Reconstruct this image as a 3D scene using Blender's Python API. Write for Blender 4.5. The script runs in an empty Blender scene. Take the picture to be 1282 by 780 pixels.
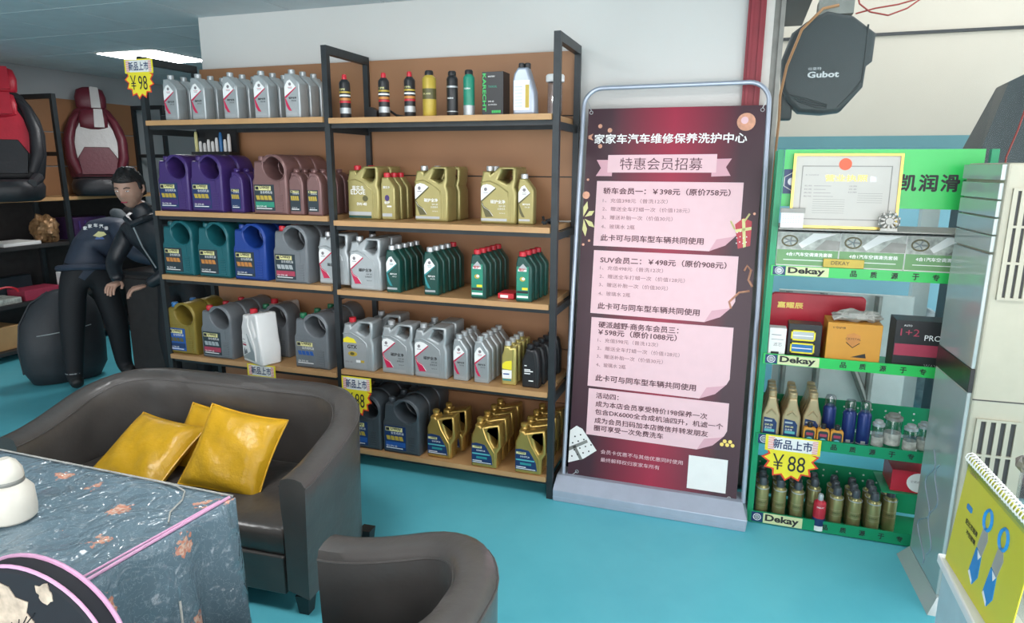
import bpy, bmesh, math, random
from mathutils import Vector, Matrix, noise
random.seed(7)
SC = bpy.context.scene
COL = SC.collection
PI = math.pi

# ------------------------------------------------------------------ camera
cam = bpy.data.cameras.new('camera'); camo = bpy.data.objects.new('camera', cam); COL.objects.link(camo)
cam.sensor_fit = 'HORIZONTAL'; cam.sensor_width = 36.0
cam.lens = 837.2 / 1282 * 36.0
pit, yaw, rol = 0.2130, 0.3256, 0.0048
fw = Vector((-math.sin(yaw)*math.cos(pit), math.cos(yaw)*math.cos(pit), -math.sin(pit)))
rt = Vector((math.cos(yaw), math.sin(yaw), 0)); up = rt.cross(fw)
r2 = rt*math.cos(rol)+up*math.sin(rol); u2 = up*math.cos(rol)-rt*math.sin(rol)
M = Matrix((r2, u2, -fw)).transposed().to_4x4(); M.translation = Vector((0.8188, -2.9744, 1.6243))
camo.matrix_world = M
cam.clip_start = 0.02
SC.camera = camo

# ------------------------------------------------------------------ sky, lights, exposure
w = bpy.data.worlds.new('sky'); SC.world = w; w.use_nodes = True
bg = w.node_tree.nodes['Background']; bg.inputs[0].default_value = (0.95, 0.975, 1.0, 1); bg.inputs[1].default_value = 1.9

def area(name, loc, rot, sx, sy, power, col):
    l = bpy.data.lights.new(name, 'AREA'); l.shape = 'RECTANGLE'; l.size = sx; l.size_y = sy; l.energy = power; l.color = col
    o = bpy.data.objects.new(name, l); COL.objects.link(o); o.location = loc; o.rotation_euler = rot
    return o
area('shop_front_daylight', (1.6, -5.3, 1.5), (math.radians(88), 0, 0), 4.6, 2.6, 95, (0.97, 0.985, 1.0))
area('side_door_daylight', (3.3, -2.2, 1.5), (math.radians(90), 0, math.radians(90)), 3.0, 2.2, 16, (0.97, 0.985, 1.0))
SC.cycles.sample_clamp_indirect = 3.0
SC.view_settings.view_transform = 'Standard'; SC.view_settings.look = 'None'
SC.view_settings.exposure = 0.28; SC.view_settings.gamma = 1.0; SC.view_settings.use_curve_mapping = False

# ------------------------------------------------------------------ materials
MATS = {}
def mat(name, col, rough=0.5, metal=0.0, var=0.06, scale=18, bump=0.0, bscale=60, coat=0.0, emit=0, alpha=None, trans=0, spec=0.5):
    if name in MATS: return MATS[name]
    m = bpy.data.materials.new(name); m.use_nodes = True; MATS[name] = m
    nt = m.node_tree; b = nt.nodes['Principled BSDF']
    b.inputs['Roughness'].default_value = rough; b.inputs['Metallic'].default_value = metal
    b.inputs['Coat Weight'].default_value = coat; b.inputs['Coat Roughness'].default_value = 0.08
    b.inputs['Specular IOR Level'].default_value = spec
    c = tuple(col) + (1,)
    tc = nt.nodes.new('ShaderNodeTexCoord')
    if var > 0:
        n = nt.nodes.new('ShaderNodeTexNoise'); n.inputs['Scale'].default_value = scale; n.inputs['Detail'].default_value = 4
        nt.links.new(tc.outputs['Object'], n.inputs['Vector'])
        mr = nt.nodes.new('ShaderNodeMapRange'); mr.inputs[1].default_value = 0.3; mr.inputs[2].default_value = 0.7
        mr.inputs[3].default_value = 1-var; mr.inputs[4].default_value = 1+var
        nt.links.new(n.outputs['Fac'], mr.inputs[0])
        mx = nt.nodes.new('ShaderNodeVectorMath'); mx.operation = 'SCALE'; mx.inputs[0].default_value = col
        nt.links.new(mr.outputs[0], mx.inputs['Scale']); nt.links.new(mx.outputs[0], b.inputs['Base Color'])
    else: b.inputs['Base Color'].default_value = c
    if bump > 0:
        n2 = nt.nodes.new('ShaderNodeTexNoise'); n2.inputs['Scale'].default_value = bscale; n2.inputs['Detail'].default_value = 5
        nt.links.new(tc.outputs['Object'], n2.inputs['Vector'])
        bp = nt.nodes.new('ShaderNodeBump'); bp.inputs['Strength'].default_value = bump; bp.inputs['Distance'].default_value = 0.01
        nt.links.new(n2.outputs['Fac'], bp.inputs['Height']); nt.links.new(bp.outputs[0], b.inputs['Normal'])
    if emit: b.inputs['Emission Color'].default_value = c; b.inputs['Emission Strength'].default_value = emit
    if trans: b.inputs['Transmission Weight'].default_value = trans
    if alpha is not None: b.inputs['Alpha'].default_value = alpha
    return m
def glass(name, tint=(0.93, 0.97, 0.97), refl=0.07, rough=0.02):
    m = bpy.data.materials.new(name); m.use_nodes = True; MATS[name] = m
    nt = m.node_tree; nt.nodes.remove(nt.nodes['Principled BSDF']); out = nt.nodes['Material Output']
    t = nt.nodes.new('ShaderNodeBsdfTransparent'); t.inputs[0].default_value = tint+(1,)
    g = nt.nodes.new('ShaderNodeBsdfGlossy'); g.inputs['Roughness'].default_value = rough
    mx = nt.nodes.new('ShaderNodeMixShader'); lw = nt.nodes.new('ShaderNodeLayerWeight'); lw.inputs[0].default_value = 0.25
    mr = nt.nodes.new('ShaderNodeMapRange'); mr.inputs[3].default_value = refl; mr.inputs[4].default_value = 0.05 if name == 'pane_glass' else 0.25
    nt.links.new(lw.outputs['Fresnel'], mr.inputs[0]); nt.links.new(mr.outputs[0], mx.inputs[0])
    nt.links.new(t.outputs[0], mx.inputs[1]); nt.links.new(g.outputs[0], mx.inputs[2]); nt.links.new(mx.outputs[0], out.inputs[0])
    return m
def N(nt, t, **k):
    n = nt.nodes.new(t)
    for a, v in k.items(): setattr(n, a, v)
    return n

mat('black_metal', (0.028, 0.034, 0.038), 0.42, 0.3, 0.15)
mat('shelf_wood', (0.50, 0.285, 0.125), 0.45, 0, 0.10, 6)
mat('panel_wood', (0.335, 0.165, 0.078), 0.5, 0, 0.06, 3)
mat('wall_paint', (0.66, 0.655, 0.63), 0.7, 0, 0.03, 1.5, 0.05, 40)
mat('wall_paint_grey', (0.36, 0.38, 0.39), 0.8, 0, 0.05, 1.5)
mat('ceiling_tile', (0.60, 0.67, 0.70), 0.75, 0, 0.04, 8, 0.25, 140)
mat('ceiling_gap', (0.10, 0.12, 0.13), 0.8, 0, 0)
mat('lamp_white', (1, 1, 1), 0.5, 0, 0, emit=20)
mat('leather', (0.088, 0.080, 0.075), 0.30, 0, 0.12, 7, 0.5, 9)
mat('leather_seat', (0.080, 0.070, 0.064), 0.30, 0, 0.15, 7, 0.5, 11)
mat('black_plastic', (0.018, 0.018, 0.02), 0.4, 0, 0.1)
mat('yellow_leather', (0.72, 0.40, 0.018), 0.33, 0, 0.10, 9, 0.9, 14)
mat('white_plastic', (0.78, 0.78, 0.77), 0.35, 0, 0.02)
mat('white_paper', (0.80, 0.80, 0.78), 0.6, 0, 0.02)
mat('white_ink', (0.85, 0.85, 0.84), 0.6, 0, 0)
mat('black_ink', (0.02, 0.02, 0.022), 0.6, 0, 0)
mat('grey_ink', (0.22, 0.20, 0.21), 0.6, 0, 0)
mat('red_plastic', (0.55, 0.02, 0.035), 0.35, 0, 0.05)
mat('blue_cap', (0.02, 0.16, 0.42), 0.35, 0, 0.05)
mat('green_cap', (0.01, 0.16, 0.07), 0.35, 0, 0.05)
mat('silver_cap', (0.55, 0.57, 0.58), 0.3, 0.5, 0.05)
mat('silver_plastic', (0.40, 0.43, 0.44), 0.32, 0.35, 0.05)
mat('gold_plastic', (0.36, 0.31, 0.12), 0.32, 0.35, 0.05)
mat('bright_gold', (0.50, 0.33, 0.09), 0.24, 0.6, 0.05)
mat('mustard_plastic', (0.26, 0.19, 0.035), 0.33, 0.2, 0.05)
mat('grey_plastic', (0.17, 0.185, 0.20), 0.35, 0.15, 0.05)
mat('dark_grey_plastic', (0.065, 0.078, 0.09), 0.36, 0.15, 0.05)
mat('purple_plastic', (0.055, 0.027, 0.15), 0.35, 0.1, 0.05)
mat('brown_plastic', (0.20, 0.105, 0.10), 0.35, 0.25, 0.05)
mat('teal_plastic', (0.012, 0.115, 0.135), 0.35, 0.1, 0.05)
mat('blue_plastic', (0.012, 0.05, 0.27), 0.35, 0.1, 0.05)
mat('green_plastic', (0.008, 0.065, 0.052), 0.3, 0.05, 0.05)
mat('champagne', (0.48, 0.37, 0.21), 0.32, 0.4, 0.05)
mat('yellow_gold', (0.55, 0.46, 0.15), 0.28, 0.45, 0.05)
mat('label_yellow', (0.70, 0.66, 0.30), 0.5, 0, 0.02)
mat('label_dark', (0.02, 0.035, 0.045), 0.4, 0, 0.05)
mat('label_blue', (0.02, 0.09, 0.33), 0.4, 0, 0.08)
mat('label_navy', (0.012, 0.035, 0.12), 0.4, 0, 0.08)
mat('label_red', (0.38, 0.04, 0.08), 0.4, 0, 0.08)
mat('label_silver', (0.45, 0.47, 0.48), 0.35, 0.4, 0.03)
mat('label_gold', (0.50, 0.36, 0.05), 0.4, 0.1, 0.1)
mat('label_orange', (0.55, 0.22, 0.05), 0.4, 0.1, 0.15)
mat('swoosh_red', (0.55, 0.02, 0.08), 0.4, 0, 0.03)
mat('swoosh_green', (0.03, 0.26, 0.28), 0.4, 0, 0.03)
mat('swoosh_dark', (0.10, 0.09, 0.03), 0.4, 0, 0.03)
mat('label_green', (0.02, 0.25, 0.16), 0.4, 0, 0.08)
mat('cyan_print', (0.10, 0.42, 0.45), 0.5, 0, 0)
mat('skin', (0.45, 0.27, 0.20), 0.5, 0, 0.05)
mat('hair', (0.012, 0.010, 0.010), 0.5, 0, 0.2, 60, 0.6, 120)
mat('jacket_navy', (0.030, 0.042, 0.070), 0.6, 0, 0.12, 9, 0.5, 14)
mat('jacket_black', (0.014, 0.018, 0.024), 0.42, 0, 0.12, 9, 0.6, 14)
mat('trousers', (0.006, 0.007, 0.010), 0.7, 0, 0.12, 9)
mat('shoe', (0.012, 0.012, 0.012), 0.5, 0, 0.1)
mat('hood_grey', (0.07, 0.085, 0.095), 0.7, 0, 0.1)
mat('bag_fabric', (0.026, 0.030, 0.036), 0.55, 0, 0.2, 6, 0.5, 12)
mat('car_black', (0.013, 0.013, 0.016), 0.5, 0, 0.15, 12, 0.2, 40)
mat('car_red', (0.42, 0.012, 0.03), 0.45, 0, 0.08, 12, 0.2, 40)
mat('car_maroon', (0.115, 0.014, 0.026), 0.45, 0, 0.08, 12, 0.2, 40)
mat('car_white', (0.48, 0.47, 0.46), 0.45, 0, 0.05, 12, 0.2, 40)
mat('dark_board', (0.03, 0.027, 0.027), 0.6, 0, 0.15)
mat('stand_metal', (0.42, 0.47, 0.56), 0.35, 0.35, 0.04)
mat('base_metal', (0.40, 0.44, 0.53), 0.4, 0.2, 0.04)
mat('column_red', (0.26, 0.022, 0.035), 0.5, 0, 0.12, 8)
mat('trim_white', (0.60, 0.58, 0.54), 0.5, 0, 0.06, 12)
mat('trim_grey', (0.24, 0.24, 0.22), 0.45, 0.3, 0.15, 14)
mat('rack_green', (0.006, 0.27, 0.115), 0.38, 0.05, 0.06, 6)
mat('sign_green', (0.03, 0.50, 0.10), 0.3, 0, 0.05, 3)
mat('rail_cream', (0.62, 0.66, 0.36), 0.5, 0, 0.03)
mat('burst_yellow', (0.85, 0.72, 0.03), 0.5, 0, 0.03)
mat('burst_red', (0.75, 0.06, 0.02), 0.5, 0, 0.03)
mat('ac_cream', (0.40, 0.385, 0.30), 0.4, 0, 0.03)
mat('ac_front', (0.42, 0.48, 0.47), 0.12, 0, 0.04, 3, coat=0.5)
mat('ac_dark', (0.03, 0.026, 0.025), 0.3, 0, 0.1)
mat('grille_dark', (0.05, 0.05, 0.05), 0.7, 0, 0)
mat('gold_frame', (0.62, 0.46, 0.12), 0.3, 0.6, 0.05)
mat('cert_paper', (0.50, 0.49, 0.45), 0.35, 0, 0.02)
mat('seal_red', (0.75, 0.12, 0.05), 0.5, 0, 0.05)
mat('card_yellow', (0.62, 0.60, 0.03), 0.35, 0, 0.05, 4)
mat('card_blue', (0.02, 0.24, 0.60), 0.4, 0, 0.1)
mat('card_grey', (0.35, 0.36, 0.33), 0.4, 0, 0.1)
mat('ext_cream', (0.62, 0.54, 0.45), 0.7, 0, 0.04, 2)
mat('ext_teal', (0.13, 0.30, 0.33), 0.7, 0, 0.05, 3)
mat('ext_cyan', (0.30, 0.58, 0.68), 0.6, 0, 0.08, 2)
mat('ext_white', (0.68, 0.70, 0.68), 0.6, 0, 0.05)
mat('ext_ground', (0.28, 0.36, 0.38), 0.6, 0, 0.15, 3)
mat('steel_dark', (0.05, 0.05, 0.052), 0.5, 0.4, 0.1)
mat('reel_body', (0.035, 0.045, 0.048), 0.5, 0, 0.06)
mat('reel_slot', (0.03, 0.04, 0.042), 0.5, 0, 0.06)
mat('cable_orange', (0.42, 0.20, 0.08), 0.5, 0, 0.05)
mat('cable_red', (0.35, 0.04, 0.03), 0.5, 0, 0.05)
mat('pink_ribbon', (0.68, 0.36, 0.55), 0.45, 0, 0.05)
mat('glove_grey', (0.40, 0.40, 0.37), 0.8, 0, 0.15, 30, 0.5, 80)
mat('orange_box', (0.62, 0.28, 0.03), 0.5, 0, 0.03)
mat('red_box', (0.48, 0.02, 0.04), 0.35, 0, 0.05)
mat('silver_bits', (0.27, 0.27, 0.25), 0.35, 0.6, 0.2)
mat('banner_pink', (0.78, 0.52, 0.56), 0.5, 0, 0.02)
mat('banner_shade', (0.66, 0.36, 0.42), 0.5, 0, 0.02)
mat('ink_maroon', (0.11, 0.035, 0.05), 0.5, 0, 0)
mat('ink_soft', (0.30, 0.16, 0.18), 0.5, 0, 0)
mat('balloon', (0.65, 0.33, 0.22), 0.35, 0.2, 0.2, 40)
mat('olive_can', (0.30, 0.28, 0.12), 0.28, 0.5, 0.06)
mat('can_navy', (0.015, 0.035, 0.16), 0.3, 0.2, 0.06)
mat('photo_grey', (0.42, 0.44, 0.40), 0.5, 0, 0.35, 40)
mat('box_green', (0.16, 0.33, 0.14), 0.5, 0, 0.04)
mat('ceramic', (0.66, 0.63, 0.55), 0.3, 0, 0.02)
mat('velvet_black', (0.010, 0.011, 0.016), 0.8, 0, 0.1)
mat('floral_cream', (0.55, 0.43, 0.33), 0.8, 0, 0.35, 35)
mat('pale_blue_bin', (0.42, 0.55, 0.60), 0.4, 0, 0.05)
mat('plastic_wrap', (0.38, 0.44, 0.46), 0.15, 0, 0.2, 20, 1.0, 25)
mat('gold_foil', (0.30, 0.17, 0.08), 0.35, 0.4, 0.5, 25, 1.0, 20)
mat('purple_dark', (0.05, 0.02, 0.08), 0.5, 0, 0.2, 20)
glass('pane_glass', (0.95, 0.98, 0.98), 0.004, 0.35); glass('clear_plastic', (0.90, 0.93, 0.93), 0.10, 0.08); glass('jar_plastic', (0.80, 0.80, 0.82), 0.12, 0.1)

def floor_material():
    m = bpy.data.materials.new('floor_epoxy'); m.use_nodes = True; nt = m.node_tree; b = nt.nodes['Principled BSDF']
    tc = N(nt, 'ShaderNodeTexCoord'); n = N(nt, 'ShaderNodeTexNoise'); n.inputs['Scale'].default_value = 1.3; n.inputs['Detail'].default_value = 6
    n2 = N(nt, 'ShaderNodeTexNoise'); n2.inputs['Scale'].default_value = 9; n2.inputs['Detail'].default_value = 8
    cr = N(nt, 'ShaderNodeValToRGB'); cr.color_ramp.elements[0].position = 0.3; cr.color_ramp.elements[1].position = 0.75
    cr.color_ramp.elements[0].color = (0.085, 0.43, 0.53, 1); cr.color_ramp.elements[1].color = (0.125, 0.53, 0.62, 1)
    nt.links.new(tc.outputs['Object'], n.inputs['Vector']); nt.links.new(tc.outputs['Object'], n2.inputs['Vector'])
    ad = N(nt, 'ShaderNodeMath', operation='ADD'); ml = N(nt, 'ShaderNodeMath', operation='MULTIPLY'); ml.inputs[1].default_value = 0.25
    nt.links.new(n2.outputs['Fac'], ml.inputs[0]); nt.links.new(n.outputs['Fac'], ad.inputs[0]); nt.links.new(ml.outputs[0], ad.inputs[1])
    nt.links.new(ad.outputs[0], cr.inputs['Fac']); nt.links.new(cr.outputs[0], b.inputs['Base Color'])
    b.inputs['Roughness'].default_value = 0.42; b.inputs['Specular IOR Level'].default_value = 0.35
    MATS['floor_epoxy'] = m
floor_material()
def banner_material():
    m = bpy.data.materials.new('banner_print'); m.use_nodes = True; nt = m.node_tree; b = nt.nodes['Principled BSDF']
    tc = N(nt, 'ShaderNodeTexCoord'); sx = N(nt, 'ShaderNodeSeparateXYZ'); nt.links.new(tc.outputs['Object'], sx.inputs[0])
    sub = N(nt, 'ShaderNodeMath', operation='SUBTRACT'); sub.inputs[1].default_value = 0.50; nt.links.new(sx.outputs[0], sub.inputs[0])
    ab = N(nt, 'ShaderNodeMath', operation='ABSOLUTE'); nt.links.new(sub.outputs[0], ab.inputs[0])
    cr = N(nt, 'ShaderNodeValToRGB'); e = cr.color_ramp.elements
    e[0].position = 0.0; e[0].color = (0.33, 0.012, 0.045, 1); e[1].position = 0.30; e[1].color = (0.045, 0.012, 0.022, 1)
    nt.links.new(ab.outputs[0], cr.inputs['Fac']); nt.links.new(cr.outputs[0], b.inputs['Base Color'])
    b.inputs['Roughness'].default_value = 0.45; MATS['banner_print'] = m
banner_material()
def cloth_material():
    m = bpy.data.materials.new('floral_cloth'); m.use_nodes = True; nt = m.node_tree; b = nt.nodes['Principled BSDF']
    tc = N(nt, 'ShaderNodeTexCoord'); L = nt.links.new
    nz = N(nt, 'ShaderNodeTexNoise'); nz.inputs['Scale'].default_value = 62; nz.inputs['Detail'].default_value = 2; L(tc.outputs['Object'], nz.inputs['Vector'])
    # fine pale script lines: thin contour of a noise field
    s1 = N(nt, 'ShaderNodeMath', operation='SUBTRACT'); s1.inputs[1].default_value = 0.5; L(nz.outputs['Fac'], s1.inputs[0])
    a1 = N(nt, 'ShaderNodeMath', operation='ABSOLUTE'); L(s1.outputs[0], a1.inputs[0])
    r1 = N(nt, 'ShaderNodeMapRange'); r1.inputs[1].default_value = 0.004; r1.inputs[2].default_value = 0.016; r1.inputs[3].default_value = 0.38; r1.inputs[4].default_value = 0.0; L(a1.outputs[0], r1.inputs[0])
    base = N(nt, 'ShaderNodeMix', data_type='RGBA'); base.inputs[6].default_value = (0.115, 0.185, 0.23, 1); base.inputs[7].default_value = (0.42, 0.52, 0.56, 1)
    L(r1.outputs[0], base.inputs[0])
    # flower clusters
    v = N(nt, 'ShaderNodeTexVoronoi'); v.inputs['Scale'].default_value = 8.0; v.inputs['Randomness'].default_value = 0.9; L(tc.outputs['Object'], v.inputs['Vector'])
    n3 = N(nt, 'ShaderNodeTexNoise'); n3.inputs['Scale'].default_value = 55; n3.inputs['Detail'].default_value = 3; L(tc.outputs['Object'], n3.inputs['Vector'])
    m3 = N(nt, 'ShaderNodeMath', operation='MULTIPLY_ADD'); m3.inputs[1].default_value = 0.55; L(n3.outputs['Fac'], m3.inputs[0]); L(v.outputs['Distance'], m3.inputs[2])
    r3 = N(nt, 'ShaderNodeMapRange'); r3.inputs[1].default_value = 0.48; r3.inputs[2].default_value = 0.51; r3.inputs[3].default_value = 1; r3.inputs[4].default_value = 0; L(m3.outputs[0], r3.inputs[0])
    fl = N(nt, 'ShaderNodeValToRGB'); fe = fl.color_ramp.elements; fe[0].position = 0.42; fe[0].color = (0.62, 0.24, 0.15, 1); fe[1].position = 0.6; fe[1].color = (0.72, 0.50, 0.38, 1)
    n4 = N(nt, 'ShaderNodeTexNoise'); n4.inputs['Scale'].default_value = 110; L(tc.outputs['Object'], n4.inputs['Vector']); L(n4.outputs['Fac'], fl.inputs['Fac'])
    mx = N(nt, 'ShaderNodeMix', data_type='RGBA'); L(r3.outputs[0], mx.inputs[0]); L(base.outputs[2], mx.inputs[6]); L(fl.outputs[0], mx.inputs[7])
    L(mx.outputs[2], b.inputs['Base Color']); b.inputs['Roughness'].default_value = 0.6
    b.inputs['Coat Weight'].default_value = 1.0; b.inputs['Coat Roughness'].default_value = 0.03
    wv = N(nt, 'ShaderNodeTexNoise'); wv.inputs['Scale'].default_value = 11; wv.inputs['Detail'].default_value = 2; wv.inputs['Distortion'].default_value = 1.5; L(tc.outputs['Object'], wv.inputs['Vector'])
    bp = N(nt, 'ShaderNodeBump'); bp.inputs['Strength'].default_value = 1.0; bp.inputs['Distance'].default_value = 0.03; L(wv.outputs['Fac'], bp.inputs['Height']); L(bp.outputs[0], b.inputs['Coat Normal'])
    MATS['floral_cloth'] = m
cloth_material()

# ------------------------------------------------------------------ mesh helpers
_curve_cache = {}
def curve_mesh(outer, holes, depth, bev):
    """rounded-edge extrusion of a 2D outline (x,z) with holes, centred on y=0 -> (verts, faces)"""
    key = (tuple(outer), tuple(tuple(h) for h in holes), depth, bev)
    if key in _curve_cache: return _curve_cache[key]
    c = bpy.data.curves.new('tmp', 'CURVE'); c.dimensions = '2D'; c.fill_mode = 'BOTH'
    for loop in [outer]+list(holes):
        s = c.splines.new('POLY'); s.points.add(len(loop)-1)
        for p, q in zip(s.points, loop): p.co = (q[0], q[1], 0, 1)
        s.use_cyclic_u = True
    c.extrude = depth/2-bev; c.bevel_depth = bev; c.offset = -bev; c.bevel_resolution = 2
    r = _to_data(c, lambda v: (v[0], v[2], v[1])); _curve_cache[key] = r
    return r
def _to_data(c, f):
    o = bpy.data.objects.new('tmp', c); COL.objects.link(o)
    bpy.context.view_layer.update()
    dg = bpy.context.evaluated_depsgraph_get()
    m = bpy.data.meshes.new_from_object(o.evaluated_get(dg))
    vs = [f(v.co) for v in m.vertices]; fs = [tuple(reversed(p.vertices)) for p in m.polygons]
    bpy.data.objects.remove(o); bpy.data.curves.remove(c); bpy.data.meshes.remove(m)
    return vs, fs
_text_cache = {}
def text_data(s, bold=0.0, res=3):
    key = (s, bold, res)
    if key in _text_cache: return _text_cache[key]
    c = bpy.data.curves.new('tmp', 'FONT'); c.body = s; c.resolution_u = res; c.offset = bold
    vs, fs = _to_data(c, lambda v: (v[0], 0.0, v[1]))
    fs = [tuple(reversed(f)) for f in fs]
    if vs:
        x0 = min(v[0] for v in vs); x1 = max(v[0] for v in vs); z0 = min(v[2] for v in vs); z1 = max(v[2] for v in vs)
    else: x0, x1, z0, z1 = 0, 1, 0, 1
    r = (vs, fs, x0, x1, z0, z1); _text_cache[key] = r
    return r

class MB:
    def __init__(s): s.v = []; s.f = []; s.m = []; s.mats = []
    def mi(s, name):
        if name not in s.mats: s.mats.append(name)
        return s.mats.index(name)
    def raw(s, vs, fs, mt, M=None):
        b = len(s.v)
        for v in vs:
            s.v.append(tuple(M @ Vector(v)) if M is not None else tuple(v))
        i = s.mi(mt)
        for f in fs: s.f.append(tuple(b+k for k in f)); s.m.append(i)
        return s
    def box(s, x0, y0, z0, x1, y1, z1, mt, M=None):
        vs = [(x, y, z) for z in (z0, z1) for y in (y0, y1) for x in (x0, x1)]
        return s.raw(vs, [(0, 2, 3, 1), (4, 5, 7, 6), (0, 1, 5, 4), (2, 6, 7, 3), (0, 4, 6, 2), (1, 3, 7, 5)], mt, M)
    def prism(s, pts, y0, y1, mt, M=None):
        """polygon in x,z (counter-clockwise seen from -y), front at y0"""
        n = len(pts); vs = [(p[0], y0, p[1]) for p in pts]+[(p[0], y1, p[1]) for p in pts]
        fs = [tuple(range(n)), tuple(reversed(range(n, 2*n)))]+[(i, n+i, n+(i+1) % n, (i+1) % n) for i in range(n)]
        return s.raw(vs, fs, mt, M)
    def slab(s, pts, z0, z1, mt, M=None):
        n = len(pts); vs = [(p[0], p[1], z0) for p in pts]+[(p[0], p[1], z1) for p in pts]
        fs = [tuple(reversed(range(n))), tuple(range(n, 2*n))]+[(i, (i+1) % n, n+(i+1) % n, n+i) for i in range(n)]
        return s.raw(vs, fs, mt, M)
    def lathe(s, prof, mt, c=(0, 0, 0), n=16, M=None, rx=1, ry=1):
        vs = []; fs = []
        for r, z in prof:
            for k in range(n):
                a = 2*PI*k/n; vs.append((c[0]+r*rx*math.cos(a), c[1]+r*ry*math.sin(a), c[2]+z))
        for i in range(len(prof)-1):
            for k in range(n):
                k2 = (k+1) % n; fs.append((i*n+k, i*n+k2, (i+1)*n+k2, (i+1)*n+k))
        fs.append(tuple(reversed(range(n)))); fs.append(tuple(range((len(prof)-1)*n, len(prof)*n)))
        return s.raw(vs, fs, mt, M)
    def tube(s, pts, r, mt, n=8, closed=False, M=None):
        P = [Vector(p) for p in pts]; vs = []; fs = []; L = len(P)
        prev = None
        for i, p in enumerate(P):
            a = P[(i-1) % L] if (closed or i > 0) else p; b = P[(i+1) % L] if (closed or i < L-1) else p
            t = (b-a).normalized()
            if prev is None:
                q = Vector((0, 0, 1)) if abs(t.z) < 0.9 else Vector((1, 0, 0)); u = t.cross(q).normalized()
            else: u = (prev-t*prev.dot(t)).normalized()
            prev = u; w_ = t.cross(u); rr = r[i] if isinstance(r, (list, tuple)) else r
            for k in range(n):
                an = 2*PI*k/n; vs.append(tuple(p+(u*math.cos(an)+w_*math.sin(an))*rr))
        m = L if closed else L-1
        for i in range(m):
            j = (i+1) % L
            for k in range(n):
                k2 = (k+1) % n; fs.append((i*n+k, i*n+k2, j*n+k2, j*n+k))
        if not closed: fs.append(tuple(reversed(range(n)))); fs.append(tuple(range((L-1)*n, L*n)))
        return s.raw(vs, fs, mt, M)
    def outline(s, outer, holes, depth, bev, mt, M=None):
        vs, fs = curve_mesh([(round(a, 5), round(b, 5)) for a, b in outer], [[(round(a, 5), round(b, 5)) for a, b in h] for h in holes], depth, bev)
        return s.raw(vs, fs, mt, M)
    def text(s, t, x, z, wd, y, mt, h=None, bold=0.0, M=None, skew=0.0):
        """text facing -y whose ink box starts at (x,z) and is wd wide; h stretches its height"""
        cjk = any(ord(c) > 0x2e80 for c in t)
        vs, fs, x0, x1, z0, z1 = text_data(t, 0.0 if cjk else bold)
        k = wd/(x1-x0); kz = (h/(z1-z0)) if h else k
        if cjk and bold > 0:      # heavier strokes: the glyphs laid over each other slightly shifted
            for n_, (dx, dz) in enumerate(((bold, 0), (-bold, 0), (0, bold), (0, -bold))):
                s.raw([(x+(v[0]-x0+dx)*k, y+0.00003*(n_+1), z+(v[2]-z0+dz)*kz) for v in vs], fs, mt, M)
        return s.raw([(x+(v[0]-x0)*k+skew*(v[2]-z0)*kz, y, z+(v[2]-z0)*kz) for v in vs], fs, mt, M)
    def build(s, name, parent=None, loc=(0, 0, 0), rot=(0, 0, 0), smooth=True, ang=35, bevel=0, kind=None, label=None):
        me = bpy.data.meshes.new(name); me.from_pydata(s.v, [], s.f)
        for n in s.mats: me.materials.append(MATS[n])
        me.polygons.foreach_set('material_index', s.m)
        me.update()
        if smooth:
            me.polygons.foreach_set('use_smooth', [True]*len(me.polygons)); me.set_sharp_from_angle(angle=math.radians(ang))
        o = bpy.data.objects.new(name, me); COL.objects.link(o); o.location = loc; o.rotation_euler = rot
        if parent is not None: o.parent = parent
        if bevel:
            md = o.modifiers.new('edge', 'BEVEL'); md.width = bevel; md.segments = 2; md.limit_method = 'ANGLE'; md.angle_limit = math.radians(40)
        if kind: o['kind'] = kind
        if label: o['label'] = label
        return o

def thing(name, label, cat, loc=(0, 0, 0), rot=(0, 0, 0), group=None):
    o = bpy.data.objects.new(name, None); COL.objects.link(o); o.location = loc; o.rotation_euler = rot
    o.empty_display_size = 0.05
    o['label'] = label; o['category'] = cat
    if group: o['group'] = group
    return o
def tag(o, label, cat, group=None):
    o['label'] = label; o['category'] = cat
    if group: o['group'] = group
    return o
def copy_tree(o, parent=None):
    c = o.copy(); COL.objects.link(c)
    if parent is not None: c.parent = parent
    for ch in list(o.children): copy_tree(ch, c)
    return c
def arc(cx, cz, rx, rz, a0, a1, n, tilt=0):
    out = []
    for i in range(n+1):
        a = math.radians(a0+(a1-a0)*i/n); x, z = rx*math.cos(a), rz*math.sin(a); t = math.radians(tilt)
        out.append((cx+x*math.cos(t)-z*math.sin(t), cz+x*math.sin(t)+z*math.cos(t)))
    return out
def rrect(x0, y0, x1, y1, r, n=5):
    p = []
    for cx, cy, a in ((x1-r, y0+r, -90), (x1-r, y1-r, 0), (x0+r, y1-r, 90), (x0+r, y0+r, 180)):
        p += arc(cx, cy, r, r, a, a+90, n)
    return p

# ================================================================== THE SETTING
def struct(name, mb, parent=None, **k):
    o = mb.build(name, parent, smooth=False, **k)
    if parent is None: o['kind'] = 'structure'
    return o
CZ = 2.48
struct('floor', MB().box(-5.4, -5.5, -0.1, 3.6, 5.0, 0, 'floor_epoxy'))
wb = struct('wall_back', MB().box(-2.313, 0.45, 0, 0.787, 0.60, 2.9, 'wall_paint'))
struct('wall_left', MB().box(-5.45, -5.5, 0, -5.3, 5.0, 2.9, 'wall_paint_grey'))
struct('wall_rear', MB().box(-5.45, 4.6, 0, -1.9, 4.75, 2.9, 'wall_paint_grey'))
struct('wall_side', MB().box(-2.313, 0.60, 0, -2.163, 4.75, 2.9, 'wall_paint_grey'))
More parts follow.
